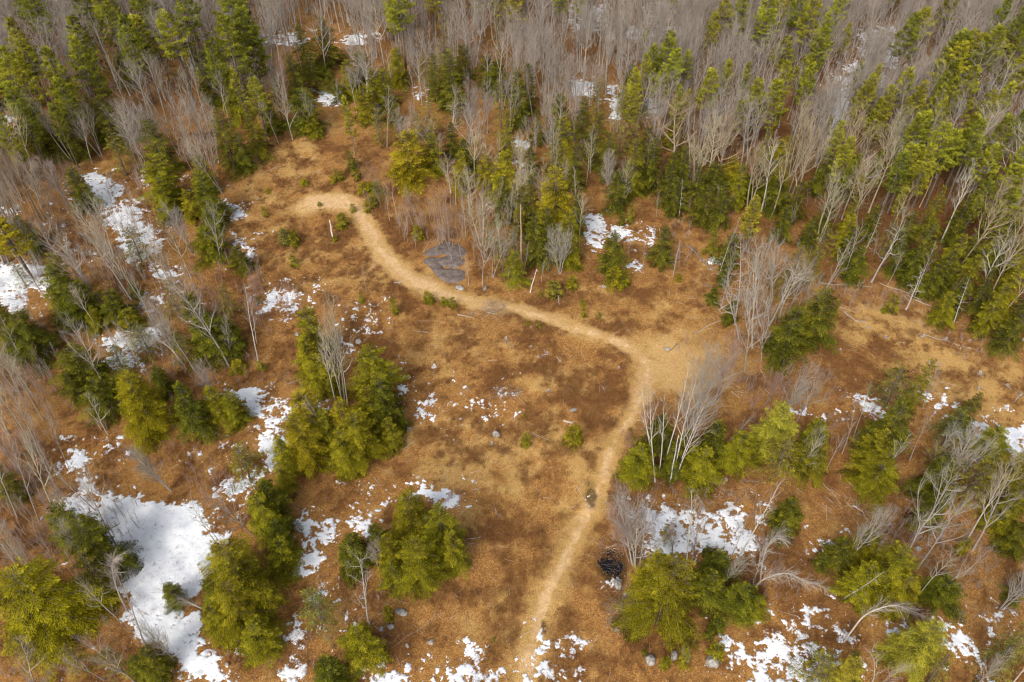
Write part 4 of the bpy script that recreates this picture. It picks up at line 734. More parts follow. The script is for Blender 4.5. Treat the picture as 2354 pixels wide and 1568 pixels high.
# ------------------------------------------------------------------ snow
sv = []; n0 = 0; SP = [(pts_world(p), dn) for dn, p in SNOW]
for idx, (dens, poly) in enumerate(SNOW):
    P = SP[idx][0]; far = P[:, 1].mean() > 130; st = .26 if far else .10
    X, Y = np.meshgrid(np.arange(P[:, 0].min() - 1.6, P[:, 0].max() + 1.6, st), np.arange(P[:, 1].min() - 1.6, P[:, 1].max() + 1.6, st))
    s = sdist(P, X + .5 * fbm(X, Y, 1.5, 2, 81), Y + .5 * fbm(X, Y, 1.5, 2, 82))
    sm = np.clip(s / .9 * .5 + .5, 0, 1)
    lv = -1.1 + (dens + 1.1) * sm
    A = 2.0 * fbm(X, Y, 1.5, 5, 85, .8) + 1.1 * fbm(X, Y, .55, 3, 86, .7)
    lv = lv * .8 + (.12 if dens >= .2 else -.12 if dens < 0 else 0)
    if dens > 1: lv = lv - .25 + np.clip(s / 5, 0, .5) * (s > 0)
    F = lv + A
    V, Q, Fv = patch_sheet(F, X, Y, .35, .13, .12, -.15)
    if len(Q): sv.append((V + np.array([0, 0, .010 + .0015 * (idx % 7)]), Q, Fv))
V, Q = join([(a, b) for a, b, c in sv]); Fv = np.concatenate([c for a, b, c in sv])
sn = link('snow', mesh('snow', V, Q, M_SNOW, {'thin': ('POINT', np.clip(1 - Fv / .5, 0, 1))}, smooth=True)); sn['kind'] = 'stuff'
sn['label'] = 'melting white snow lying in broken patches on the forest floor'
# ------------------------------------------------------------------ pools
WN = ['black round pool of open water beside the trail']
for (cx, cy, rx, ry, an, dep), nm in zip(WATER, WN):
    z = float(hz0(np.array(cx), np.array(cy))) - dep + .12; k = 48
    V = [(cx, cy, z)] + [(cx + math.cos(a) * rx * 1.9, cy + math.sin(a) * ry * 1.9, z) for a in np.arange(k) * 2 * math.pi / k]
    Q = [(0, 1 + i, 1 + (i + 1) % k, 1 + (i + 2) % k) for i in range(0, k, 2)]
    o = link('pond_water', mesh('pond_water', V, Q, M_WATER)); o['kind'] = 'structure'; o['label'] = nm
# ------------------------------------------------------------------ rock outcrop: three humps of bare ledge on one rock
RO = [[(975,585),(985,572),(1010,566),(1030,556),(1045,558),(1030,568),(1050,562),(1066,570),(1072,582),(1060,592),(1040,590),(1020,582),(1000,588)],
      [(975,598),(990,592),(1010,596),(1030,590),(1055,590),(1066,600),(1058,612),(1035,614),(1012,606),(1008,618),(992,612),(980,606)],
      [(990,612),(1012,612),(1020,620),(1045,618),(1066,626),(1066,640),(1045,650),(1025,646),(1005,632)]]
X, Y = np.meshgrid(np.arange(-25, 0, .14), np.arange(85, 125, .14)); F = np.full(X.shape, -9.0)
allp = np.concatenate([pts_world(r) for r in RO]); X, Y = np.meshgrid(np.arange(allp[:, 0].min() - 2, allp[:, 0].max() + 2, .13), np.arange(allp[:, 1].min() - 2, allp[:, 1].max() + 2, .13)); F = np.full(X.shape, -9.0)
for r in RO: F = np.maximum(F, sdist(pts_world(r), X, Y))
F = F + .22 + .22 * fbm(X, Y, 1.1, 3, 91)
V, Q, Fv = patch_sheet(F, X, Y, .34, .20, .25, -.6)
V[:, 2] += .05 * fbm(V[:, 0], V[:, 1], 3.0, 2, 93) * (Fv > 0)
ro = link('rock_outcrop', mesh('rock_outcrop', V, Q, M_ROCK, smooth=True)); ro['category'] = 'rock outcrop'; ro['label'] = 'dark purplish ledge of bare rock beside the bend of the trail'
# ------------------------------------------------------------------ trees
for tab, kd in ((HEMS, 'hemlock'), (HEM2, 'hemlock'), (PINES, 'pine'), (YOUNGS, 'young')):
    for e in tab.replace('\n', ';').split(';'):
        a = e.split()
        if a[4] == 'x': continue
        tone = {'b2': 'y', 'b3': 'o', 'g2': 'q', 's2': 's'}.get(a[4], a[4])
        if kd == 'pine' and tone in 'ys': tone = 'p' if tone == 's' else 'o'
        conifer(kd, float(a[0]), float(a[1]), float(a[2]), float(a[3]), tone)
o = conifer('pine', 18, 543, 76, 13, 'b')
for e in BARES.replace('\n', ';').split(';'):
    a = e.split(); bare(*map(float, a[:4]), a[4], float(a[5]) if len(a) > 5 else None)
RF = random.Random(41)
def fill(kind, n, region, hlo, hhi, wlo, whi, tones, gap):
    P = pts_world(region); k = 0; tries = 0
    while k < n and tries < 4000:
        tries += 1; x = RF.uniform(P[:, 0].min(), P[:, 0].max()); y = RF.uniform(P[:, 1].min(), P[:, 1].max())
        if sdist(P, np.array([x]), np.array([y]))[0] < 0: continue
        if min((a - x) ** 2 + (b_ - y) ** 2 for a, b_, r in CONES) < gap * gap: continue
        if any(dn > .25 and sdist(SQ, np.array([x]), np.array([y]))[0] > -.8 for SQ, dn in SP): continue
        h = RF.uniform(hlo, hhi); q = project((x, y, (.42 if kind == 'hemlock' else .72) * h))
        if not (-60 < q[0] < W_ + 60 and -40 < q[1]): continue
        conifer(kind, q[0], q[1], RF.uniform(wlo, whi) / q[2] * F_, h, RF.choice(tones)); k += 1
fill('hemlock', 12, [(820,180),(1000,170),(1150,260),(1400,230),(1450,330),(1340,420),(1330,560),(1180,590),(1060,500),(960,430),(850,330)], 6, 11, 3.6, 5.4, 'dmys', 2.6)
fill('hemlock', 15, [(1385,260),(1560,440),(1650,500),(1830,530),(2010,620),(2354,760),(2354,600),(2000,420),(1700,330),(1450,200)], 6, 10, 3.8, 5.6, 'ddmmy', 3.2)
fill('pine', 14, [(1950,330),(2354,700),(2500,600),(2500,-60),(1990,-60),(1990,150),(2000,250)], 12, 16, 4.2, 6.0, 'ppqo', 4.2)
fill('pine', 5, [(1450,-60),(1950,-60),(1900,150),(1880,270),(1600,300),(1480,230)], 11, 16, 3.8, 5.6, 'ppqo', 4.5)
fill('pine', 9, [(-60,-60),(640,-60),(620,120),(380,200),(120,330),(-60,380)], 14, 19, 4.5, 6.2, 'pqqm', 4.5)
fill('pine', 8, [(640,-60),(1450,-60),(1400,110),(900,110),(700,60)], 12, 16, 3.8, 5.4, 'pqo', 5)
fill('hemlock', 8, [(-40,200),(500,120),(600,230),(430,260),(100,400),(-40,420)], 8, 12, 4.4, 6.0, 'dmms', 3.2)
# the leafless woods behind: individuals nearest the camera, the far rest as one mass
WP = [pts_world(p) for p in WOODS]
GAPS = [SP[i] for i in range(len(SP)) if SP[i][1] > .25 and SP[i][0][:, 1].mean() > 110]
rg = np.random.default_rng(5); cand = []
def spacing(y): return 3.3 if y < 150 else 3.7
for wi, P in enumerate(WP):
    x0, y0, x1, y1 = P[:, 0].min(), P[:, 1].min(), P[:, 0].max(), min(P[:, 1].max(), 262)
    sp = 2.95 if wi < 3 else 3.0
    for yy in np.arange(y0, y1, sp):
        for xx in np.arange(max(x0, -190), min(x1, 190), sp):
            a, b = xx + rg.uniform(-.5, .5) * sp * 1.1, yy + rg.uniform(-.5, .5) * sp * 1.1
            cand.append((a, b, wi))
C_ = np.array(cand); ok = np.zeros(len(C_), bool)
for wi, P in enumerate(WP):
    m = C_[:, 2] == wi; ok[m] |= sdist(P, C_[m, 0], C_[m, 1]) > 0
C_ = C_[ok]
for P, dn in GAPS:
    s = sdist(P, C_[:, 0], C_[:, 1]); C_ = C_[s < -.3]
dn_ = fbm(C_[:, 0], C_[:, 1], 22, 2, 71); C_ = C_[(dn_ > -.42) | (rg.random(len(C_)) < .3)]
px = np.array([project((a, b, 8)) for a, b, _ in C_]); vis = (px[:, 0] > -120) & (px[:, 0] < W_ + 120) & (px[:, 1] > -160)
C_ = C_[vis]; px = px[vis]
TX = np.array(TREES); cc = np.array(CONES); CR = np.array(CROWNS); keep = []; rk = np.random.default_rng(8)
for i, (a, b, wi) in enumerate(C_):
    if np.min((TX[:, 0] - a) ** 2 + (TX[:, 1] - b) ** 2) < 3.0: continue
    if np.min((cc[:, 0] - a) ** 2 + (cc[:, 1] - b) ** 2 - (cc[:, 2] * .45) ** 2) < 0: continue
    ht = 12.0; hide = False
    for hh in (6.0, 9.5, 13.0):
        q = project((a, b, hh)); m = (np.abs(CR[:, 0] - q[0]) < CR[:, 2] * .55 + 4) & (np.abs(CR[:, 1] - q[1]) < CR[:, 2] * .75 + 4) & (q[2] < CR[:, 3] - 1)
        if m.any(): hide = True
    if hide and rk.random() < .72: continue
    keep.append(i)
C_ = C_[keep]; px = px[keep]
order = np.argsort(px[:, 2] + 60 * ((px[:, 0] < 0) | (px[:, 0] > W_) | (px[:, 1] < 0)))
NBARE = sum(1 for t in THINGS if t[2] == 'tree' and 'bare tree' in t[1] or 'birch' in t[1])
N_IND = max(0, 296 - NBARE)
ind, rest = order[:N_IND], order[N_IND:]
print('BARE explicit', NBARE, 'woods candidates', len(C_), 'things', len(THINGS))
TON = [((.38, .335, .22), (.41, .355, .225)), ((.43, .385, .27), (.47, .41, .28)), ((.31, .24, .17), (.37, .28, .18)), ((.44, .40, .33), (.50, .45, .37))]
def wood_params(a, b, wi, g_):
    h = g_.uniform(10.5, 16.5) if wi < 3 else g_.uniform(5, 9) if wi == 3 else g_.uniform(8, 13.5)
    r = g_.random(); fam = BF if r < .60 else BO if r < .75 else BS if r < .9 else BM
    if wi == 3: fam = BS if r < .6 else BM
    ton = TON[2] if (wi == 3 or fbm(np.array(a), np.array(b), 30, 2, 73) > .12) and g_.random() < .8 else TON[g_.choice([0, 0, 1, 1, 3])]
    return h, fam, ton
gg = random.Random(99)
for i in ind:
    a, b, wi = C_[i]; h, fam, ton = wood_params(a, b, int(wi), gg); vi = gg.randrange(len(fam)); v = fam[vi]; s = h / v['H']
    z = float(hz(np.array(a), np.array(b)))
    ln = Matrix.Rotation(gg.uniform(-.06, .06), 3, 'X') @ Matrix.Rotation(gg.uniform(-.06, .06), 3, 'Y')
    nm = 'birch_tree' if fam is BM else 'bare_tree'
    ws = s * gg.uniform(.8, 1.15)
    o = place(nm, fam, vi, Vector((a, b, z)), ln, (ws, ws, s), (jit(ton[0]), jit(ton[1]), ton[0]), gg.uniform(0, 6.28))
    dsc = 'reddish-twigged bare tree' if ton is TON[2] else 'pale grey bare tree' if ton is TON[3] else 'tall grey-brown bare tree' if h > 15.5 else 'grey-brown bare tree'
    if fam is BM: dsc = 'forked ' + dsc.replace('tall ', '')
    q = project((a, b, z + h * .5)); register(o, dsc, 'tree', q[0], q[1], 'bare trees of the woods')
# the rest: one mass, scattered copies of the same leafless trees over points
pts = []; sc_ = []; rt = []; ix = []
SRC = [(f, i) for f in (BF, BO, BS, BM) for i in range(len(f))]
for i in rest:
    a, b, wi = C_[i]; h, fam, ton = wood_params(a, b, int(wi), gg); vi = gg.randrange(len(fam)); k = [n for n, (f, j) in enumerate(SRC) if f is fam and j == vi][0]
    pts.append((a, b, float(hz(np.array(a), np.array(b))))); s = h / fam[vi]['H']; ws = s * gg.uniform(.8, 1.15)
    sc_.append((ws, ws, s)); rt.append((gg.uniform(-.06, .06), gg.uniform(-.06, .06), gg.uniform(0, 6.28))); ix.append(k)
print('mass trees', len(pts))
vs = []; qs = []; cs = []
pts = np.array(pts); rt = np.array(rt); sc_ = np.array(sc_); ix = np.array(ix)
me = bpy.data.meshes.new('bare_woods'); me.vertices.add(len(pts)); me.vertices.foreach_set('co', pts.astype(np.float32).ravel())
for nm, arr in (('scl', sc_), ('rot', rt)):
    t = me.attributes.new(nm, 'FLOAT_VECTOR', 'POINT'); t.data.foreach_set('vector', arr.astype(np.float32).ravel())
t = me.attributes.new('pick', 'INT', 'POINT'); t.data.foreach_set('value', ix.astype(np.int32))
mass = link('bare_woods', me, None, (.35, .30, .25)); mass['kind'] = 'stuff'; mass['label'] = 'mass of grey leafless trees filling the far woods'
gn = bpy.data.node_groups.new('scatter_trees', 'GeometryNodeTree')
gn.interface.new_socket('Geometry', in_out='INPUT', socket_type='NodeSocketGeometry'); gn.interface.new_socket('Geometry', in_out='OUTPUT', socket_type='NodeSocketGeometry')
gi = gn.nodes.new('NodeGroupInput'); go = gn.nodes.new('NodeGroupOutput')
jn = gn.nodes.new('GeometryNodeJoinGeometry'); gn.links.new(jn.outputs[0], go.inputs[0])
def named(nm, ty):
    x = gn.nodes.new('GeometryNodeInputNamedAttribute'); x.data_type = ty; x.inputs['Name'].default_value = nm; return x.outputs[0]
for k, (f, i) in enumerate(SRC):
    key = next((kk for kk in PROTO if kk[1] == id(f) and kk[2] == i), None)
    if key is None: print('missing source', k); continue
    cmp_ = gn.nodes.new('FunctionNodeCompare'); cmp_.data_type = 'INT'; cmp_.operation = 'EQUAL'
    gn.links.new(named('pick', 'INT'), cmp_.inputs[2]); cmp_.inputs[3].default_value = k
    for ch in PROTO[key].children:
        oi = gn.nodes.new('GeometryNodeObjectInfo'); oi.inputs['Object'].default_value = ch; oi.transform_space = 'ORIGINAL'
        iop = gn.nodes.new('GeometryNodeInstanceOnPoints')
        gn.links.new(gi.outputs[0], iop.inputs['Points']); gn.links.new(cmp_.outputs[0], iop.inputs['Selection']); gn.links.new(oi.outputs['Geometry'], iop.inputs['Instance'])
        gn.links.new(named('rot', 'FLOAT_VECTOR'), iop.inputs['Rotation']); gn.links.new(named('scl', 'FLOAT_VECTOR'), iop.inputs['Scale'])
        gn.links.new(iop.outputs[0], jn.inputs[0])
md = mass.modifiers.new('scatter', 'NODES'); md.node_group = gn

# ------------------------------------------------------------------ arching birches: trunk bent over, twigs hanging from its end
def arch(path, r, desc, cat='tree'):
    """path: (ox, oy, height m)"""
    pts = [at(x, y, h) + np.array([0, 0, h]) for x, y, h in path]; base = pts[0] - np.array([0, 0, .3]); g_ = random.Random(int(path[0][0]))
    P = [np.array(p) for p in pts]; fine = []
    for i in range(len(P) - 1):
        p0, p1, p2, p3 = P[max(i - 1, 0)], P[i], P[i + 1], P[min(i + 2, len(P) - 1)]
        for k in range(5):
            t = k / 5; fine.append(.5 * (2 * p1 + (p2 - p0) * t + (2 * p0 - 5 * p1 + 4 * p2 - p3) * t * t + (3 * p1 - p0 - 3 * p2 + p3) * t ** 3))
    fine.append(P[-1]); fine[0] = base; n = len(fine)
    root = bpy.data.objects.new('birch_tree', None); COL.objects.link(root); root.location = Vector(P[0])
    F2 = [f - P[0] for f in fine]; rad = [r * (1 - i / n) ** .7 + .02 for i in range(n)]
    link('trunk', mesh('arched_trunk', *polytube(F2, rad, 7), M_BIRCH, smooth=True), root, (.42, .37, .31))
    tw = []
    for i in range(int(n * .35), n):
        for j in range(4):
            d = unit(F2[min(i + 1, n - 1)] - F2[i - 1]); d = unit(d + np.array([g_.gauss(0, .45), g_.gauss(0, .45), g_.gauss(.0, .3)]))
            L = g_.uniform(.8, 2.4); bp = bough(g_, F2[i], d, L, 4, .1, -.05)
            for k in range(4): tw.append([*bp[k], *bp[k + 1], .03 * (1 - k / 4.5), .03 * (1 - (k + 1) / 4.5)])
            for m in range(8):
                k = g_.randrange(4); d3 = unit(unit(bp[k + 1] - bp[k]) + np.array([g_.gauss(0, .4), g_.gauss(0, .4), g_.gauss(-.1, .3)])); e = bp[k] + d3 * g_.uniform(.3, 1.1)
                tw.append([*bp[k], *e, .011, .006])
    link('branches', mesh('arched_branches', *tubes(tw, 3), M_TWIG), root, (.40, .345, .29))
    root['category'] = cat; root['label'] = desc; root['group'] = 'birches bent over by snow'
arch([(1939,1478,0),(1960,1448,1.5),(1992,1412,3.6),(2049,1392,4.6),(2085,1400,3.6),(2119,1415,2)], .10, 'pale birch arching over towards the bottom right snow')
arch([(1732,1368,0),(1738,1348,1.5),(1760,1330,3.2),(1806,1318,4.2),(1850,1335,2.8),(1900,1352,1.2)], .09, 'bent birch arching right from the dark hemlocks behind the lower snow')
arch([(1747,1345,0),(1752,1300,2),(1762,1260,3.6),(1785,1232,4.2),(1800,1240,3.4)], .08, 'small bent birch curling over just right of the snow behind the pool')
arch([(417,839,0),(400,810,2),(370,785,3.5),(330,770,4),(290,762,3.5)], .12, 'pale birch curving left over the snow between left hemlocks')
arch([(478,1403,0),(450,1392,1.5),(420,1378,2.2),(385,1362,2.6)], .12, 'pale leaning trunk stretched left over the big snow-covered pond')
arch([(293,1405,0),(275,1370,3),(262,1330,6),(258,1300,8),(262,1285,9)], .07, 'thin curved sapling at the left rim of the big snow-covered pond')
arch([(1250,447,0),(1228,420,2),(1200,405,3)], .07, 'thin curved sapling between hemlocks above the snow beside two lone hemlocks')
# leaning bare poles
def pole(bx, by, tx, ty, r, desc, col):
    p = at(bx, by); d = ray(tx, ty); C = np.array([0, 0, CAMH]); z = np.array([0, 0, 1.0]); w0 = p - C
    b = np.dot(z, d); dd = np.dot(z, w0); e = np.dot(d, w0); s = (b * e - dd) / (1 - b * b); t = (e - b * dd) / (1 - b * b); top = C + d * t
    q = top - p; n = 6; pts = [np.array([0, 0, -.3])] + [q * (k / n) + np.array([.05 * math.sin(k * 2.1), .05 * math.cos(k * 1.7), 0]) for k in range(1, n + 1)]
    root = bpy.data.objects.new('dead_tree', None); COL.objects.link(root); root.location = Vector(p)
    link('trunk', mesh('pole_trunk', *polytube(pts, [r * (1 - .6 * k / n) for k in range(n + 1)], 7), M_BIRCH, smooth=True), root, col)
    g_ = random.Random(int(bx)); tw = []
    for k in range(9):
        u = g_.uniform(.35, .98); a = g_.uniform(0, 6.28); L = g_.uniform(.2, .6); c = q * u; tw.append([*c, *(c + np.array([math.cos(a) * L, math.sin(a) * L, g_.uniform(0, .3)])), .018, .008])
    link('branches', mesh('pole_stubs', *tubes(tw, 3), M_TWIG), root, col)
    root['category'] = 'dead tree'; root['label'] = desc; root['group'] = 'dead poles'
pole(764, 545, 758, 506, .13, 'lone white bare pole standing below the sandy trail head', (.78, .75, .70))
pole(1218, 673, 1234, 619, .10, 'thin white dead pole leaning right, above the middle of the trail', (.62, .58, .52))
pole(1199, 640, 1197, 470, .22, 'thick reddish-brown dead trunk among birches right of the dark rock outcrop', (.34, .22, .14))
pole(1285, 700, 1284, 680, .05, 'short pale dead stick below the olive young hemlock bush', (.50, .45, .38))
pole(1540, 1110, 1560, 1000, .10, 'slim pale leaning dead trunk in front of the right hemlocks', (.55, .50, .44))

# ------------------------------------------------------------------ rocks, stumps, logs
def boulder(ox, oy, wpx, hpx, hh, desc, i):
    p = at(ox, oy); dep = project(p)[2]; rx = wpx / 2 / F_ * dep * 1.1; ry = hpx / 2 / F_ * dep / .75
    rs = np.random.default_rng(i + 300); me_ = []; nu, nv = 14, 8; V = []
    dirs = rs.normal(0, 1, (9, 3)); dirs /= np.linalg.norm(dirs, axis=1, keepdims=True); lim = rs.uniform(.62, .92, 9)
    for a in range(nv + 1):
        th = math.pi * a / nv
        for b in range(nu):
            ph = 2 * math.pi * b / nu; d = np.array([math.sin(th) * math.cos(ph), math.sin(th) * math.sin(ph), math.cos(th)])
            k = 1.0
            for q, l in zip(dirs, lim):
                c = d @ q
                if c > 0: k = min(k, l / c)
            k *= 1 + .03 * rs.normal()
            V.append((d[0] * k * rx * 1.2, d[1] * k * ry * 1.2, d[2] * k * hh * 1.3))
    Q = [(a * nu + b, (a + 1) * nu + b, (a + 1) * nu + (b + 1) % nu, a * nu + (b + 1) % nu) for a in range(nv) for b in range(nu)]
    o = link('boulder', mesh('boulder', V, Q, M_BOULDER)); o.location = Vector(p) + Vector((0, 0, hh * .1)); o.rotation_euler = (0, 0, rs.uniform(-.4, .4))
    register(o, desc, 'rock', ox, oy, 'rocks in the clearing')
for i, r in enumerate(ROCKS): boulder(*r, i)
def stump_meshes(seed):
    g_ = random.Random(seed); k = 12; ang = np.arange(k) * 2 * math.pi / k; lob = [1 + g_.uniform(-.14, .14) for _ in range(k)]
    V = []; prof = [(0.62, -.12), (.40, .05), (.29, .2), (.25, .42)]
    for r, z in prof:
        for a, l in zip(ang, lob): V.append((r * (l if z > .1 else l ** 3 * (1.0 + .5 * (int(a * 2) % 2))) * math.cos(a), r * l * math.sin(a), z + (g_.uniform(-.05, .04) if z > .4 else 0)))
    Q = [(i * k + a, i * k + (a + 1) % k, (i + 1) * k + (a + 1) % k, (i + 1) * k + a) for i in range(3) for a in range(k)]
    tw = []
    for j in range(7):
        a = g_.uniform(0, 6.28); L = g_.uniform(.6, 1.1); tw.append([.25 * math.cos(a), .25 * math.sin(a), .12, L * math.cos(a), L * math.sin(a), -.04, .075, .03])
    side = mesh('stump_side', *join([(np.array(V), np.array(Q)), tubes(tw, 5)]), M_STUMP)
    top = [V[3 * k + a] for a in range(k)]; top = [(x * .98, y * .98, z + .004) for x, y, z in top] + [(0, 0, .41)]
    Qt = [(a, (a + 1) % k, (a + 2) % k, k) for a in range(0, k, 2)]
    return side, mesh('stump_top', top, Qt, M_CUT)
SM = [stump_meshes(s) for s in range(4)]; sp = []
for i, (ox, oy, wpx) in enumerate(STUMPS):
    p = at(ox, oy); s = wpx / F_ * project(p)[2] / .75
    if i < 4:
        root = bpy.data.objects.new('tree_stump', None); COL.objects.link(root); link('bark_side', SM[i][0], root); link('cut_top', SM[i][1], root); sp.append(root)
    else:
        src = sp[i % 4]; root = src.copy(); COL.objects.link(root)
        for ch in src.children: c = ch.copy(); COL.objects.link(c); c.parent = root
    root.location = Vector(p); root.rotation_euler = (RG.uniform(-.1, .1), RG.uniform(-.1, .1), RG.uniform(0, 6.28)); root.scale = (s, s, s * RG.uniform(.9, 1.4))
    register(root, 'weathered grey tree stump', 'stump', ox, oy, 'stumps in the clearing')
LC = {'d': ((.20, .165, .13), 'dark fallen log'), 'p': ((.38, .31, .24), 'pale fallen stick'), 'w': ((.54, .48, .41), 'whitish fallen log')}
for i, (x0, y0, x1, y1, r, c) in enumerate(LOGS):
    a, b = at(x0, y0), at(x1, y1); n = 7; g_ = random.Random(i); pts = []
    for k in range(n + 1):
        q = a + (b - a) * k / n; off = unit(np.array([-(b - a)[1], (b - a)[0], 0])) * .018 * np.linalg.norm(b - a) * math.sin(k * 1.3 + i)
        q = q + off; q[2] = float(surf(np.array(q[0]), np.array(q[1]))) + r * .75; pts.append(q - a)
    root = bpy.data.objects.new('fallen_log', None); COL.objects.link(root); root.location = Vector(a)
    link('trunk', mesh('log_trunk', *polytube(pts, [r * (1 - .55 * k / n) for k in range(n + 1)], 6), M_BIRCH, smooth=True), root, LC[c][0])
    tw = []
    for k in range(5):
        j = g_.randrange(2, n); an = g_.uniform(0, 6.28); L = g_.uniform(.4, 1.3); tw.append([*pts[j], *(pts[j] + np.array([math.cos(an) * L, math.sin(an) * L, g_.uniform(.05, .35)])), r * .3, .012])
    link('branches', mesh('log_branches', *tubes(tw, 4), M_TWIG), root, LC[c][0])
    desc = LC[c][1] if np.linalg.norm(b - a) < 6 else LC[c][1].replace('stick', 'thin trunk').replace('fallen', 'long fallen')
    register(root, desc, 'log', (x0 + x1) / 2, (y0 + y1) / 2, 'fallen logs')

def brush_pile(ox, oy, r, n, desc, col=(.25, .19, .15)):
    p = at(ox, oy); g_ = random.Random(int(ox)); p[2] = float(surf(np.array(p[0]), np.array(p[1]))); seg = []
    for k in range(n):
        a = g_.uniform(0, 6.28); d = r * g_.random() ** .6; x, y = d * math.cos(a), d * math.sin(a); z = .75 * r * .5 * (1 - (d / r) ** 2) * g_.uniform(.2, 1.1)
        b2 = g_.uniform(0, 6.28); L = g_.uniform(.5, 1.9); e = [x + L * math.cos(b2), y + L * math.sin(b2), z + g_.uniform(-.15, .35)]; q = g_.uniform(.010, .030)
        seg.append([x, y, z - .05, *e, q, q * .5])
    o = link('brush_pile', mesh('brush_pile', *tubes(seg, 4), M_TWIG), None, col); o.location = Vector(p); o['category'] = 'brush pile'; o['label'] = desc
brush_pile(1426, 1312, 1.2, 45, 'dark tangle of dead branches heaped in the black pool', (.12, .09, .07))
brush_pile(1448, 1405, 2.6, 200, 'loose pile of grey branches left of the biggest lower hemlock')
brush_pile(1135, 712, 2.2, 120, 'bleached heap of sticks below the middle of the trail')
# ------------------------------------------------------------------ uncountable stuff: brush, grass tufts, saplings, sticks
rs = np.random.default_rng(77)
def in_view(P, m=60):
    d = P - np.array([0, 0, CAMH]); v = d @ R3; u = W_ / 2 + F_ * v[:, 0] / -v[:, 2]; w2 = H_ / 2 - F_ * v[:, 1] / -v[:, 2]
    return (u > -m) & (u < W_ + m) & (w2 > -m) & (w2 < H_ + m)
def scatter(n, ymax=200):
    X = rs.uniform(-170, 170, n); Y = 30 + (ymax - 30) * rs.random(n) ** 1.15
    m = in_view(np.stack([X, Y, np.zeros(n)], 1)); return X[m], Y[m]
def blade_mesh(X, Y, base_h, spread, nb, width, colA, colB, name, label, wd=1.0):
    n = len(X); Z = surf(X, Y) - .02
    P = np.repeat(np.stack([X, Y, Z], 1), nb, 0); N_ = len(P); hgt = base_h * rs.uniform(.5, 1.25, N_)
    a = rs.uniform(0, 2 * math.pi, N_); sprd = rs.uniform(.15, 1, N_) * spread
    P[:, :2] += np.stack([np.cos(a), np.sin(a)], 1) * (rs.uniform(0, .12, N_) * wd)[:, None]
    D = np.stack([np.cos(a) * sprd, np.sin(a) * sprd, hgt], 1); L = np.linalg.norm(D, axis=1); D /= L[:, None]
    V, Q = kites(P, D, L, np.full(N_, width) * rs.uniform(.6, 1.3, N_), rs, .15)
    t = np.clip(np.repeat(rs.random(n), nb) * .7 + rs.random(N_) * .3, 0, 1)[:, None]
    c = np.array(colA) * (1 - t) + np.array(colB) * t
    o = link(name, mesh(name, V, Q, M_STUFF, {'col': ('FACE', np.concatenate([c, np.ones((N_, 1))], 1))})); o['kind'] = 'stuff'; o['label'] = label
snow_all = lambda X, Y: np.maximum.reduce([sdist(P, X, Y) for P, d in SP if d > .1])
def off_snow(X, Y, keep=.15):
    s = snow_all(X, Y); m = (s < 0) | (rs.random(len(X)) < keep); return X[m], Y[m]
X = rs.uniform(-85, 95, 620000); Y = rs.uniform(32, 150, 620000); m = in_view(np.stack([X, Y, 0 * X], 1)); m &= ~((X > allp[:, 0].min() - .3) & (X < allp[:, 0].max() + .3) & (Y > allp[:, 1].min() - .3) & (Y < allp[:, 1].max() + .3)); X, Y = X[m], Y[m]; t_, d_, p_, w_ = zones(X, Y)
m = (rs.random(len(X)) < np.clip((d_ - .16) * 1.6, 0, .8)) & (p_ < .2); Xb, Yb = off_snow(X[m], Y[m], .1)
print('brush tufts', len(Xb))
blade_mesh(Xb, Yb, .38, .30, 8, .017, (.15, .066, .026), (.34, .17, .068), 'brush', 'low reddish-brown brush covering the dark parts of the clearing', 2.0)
m = (rs.random(len(X)) < np.clip((t_ - .2) * .9, 0, .45)) & (p_ < .35) & (d_ < .6); Xg, Yg = off_snow(X[m], Y[m], .1)
print('grass tufts', len(Xg))
blade_mesh(Xg, Yg, .20, .26, 6, .016, (.34, .18, .05), (.64, .42, .16), 'grass', 'dry straw-coloured grass tufts of the clearing', 1.6)
# saplings: thin stems with a few twigs
def sapling_mesh(spots, name, label):
    seg = []; col = []
    g_ = random.Random(3)
    for (x, y, h, c) in spots:
        z = float(surf(np.array(x), np.array(y)));
        for st in range(g_.choice((1, 1, 2, 3))):
            lx, ly = g_.gauss(0, .10), g_.gauss(0, .10); hh = h * g_.uniform(.7, 1); P0 = np.array([x, y, z - .1]); P1 = P0 + np.array([lx * hh * .5, ly * hh * .5, hh * .55]); P2 = P0 + np.array([lx * hh * 1.3, ly * hh * 1.3, hh])
            r = .006 * h + .008
            seg += [[*P0, *P1, r, r * .7], [*P1, *P2, r * .7, .007]]; n = 2
            for k in range(int(5 + h * 1.6)):
                u = g_.uniform(.3, .98); q = P0 + (P1 - P0) * (u / .55) if u < .55 else P1 + (P2 - P1) * ((u - .55) / .45)
                a = g_.uniform(0, 6.28); L = h * .20 * (1.25 - u) * g_.uniform(.6, 1.4) + .1; e = q + np.array([math.cos(a) * L * .6, math.sin(a) * L * .6, L * .8])
                seg.append([*q, *e, .010, .005]); n += 1
                if h > 2.5: e2 = q + (e - q) * .5; seg.append([*e2, *(e2 + np.array([g_.gauss(0, .3), g_.gauss(0, .3), .3]) * L), .008, .005]); n += 1
            cc_ = np.array(c) * g_.uniform(.8, 1.2); col += [cc_] * (n * 3)
    V, Q = tubes(seg, 3); o = link(name, mesh(name, V, Q, M_STUFF, {'col': ('FACE', np.concatenate([np.array(col), np.ones((len(col), 1))], 1))})); o['kind'] = 'stuff'; o['label'] = label
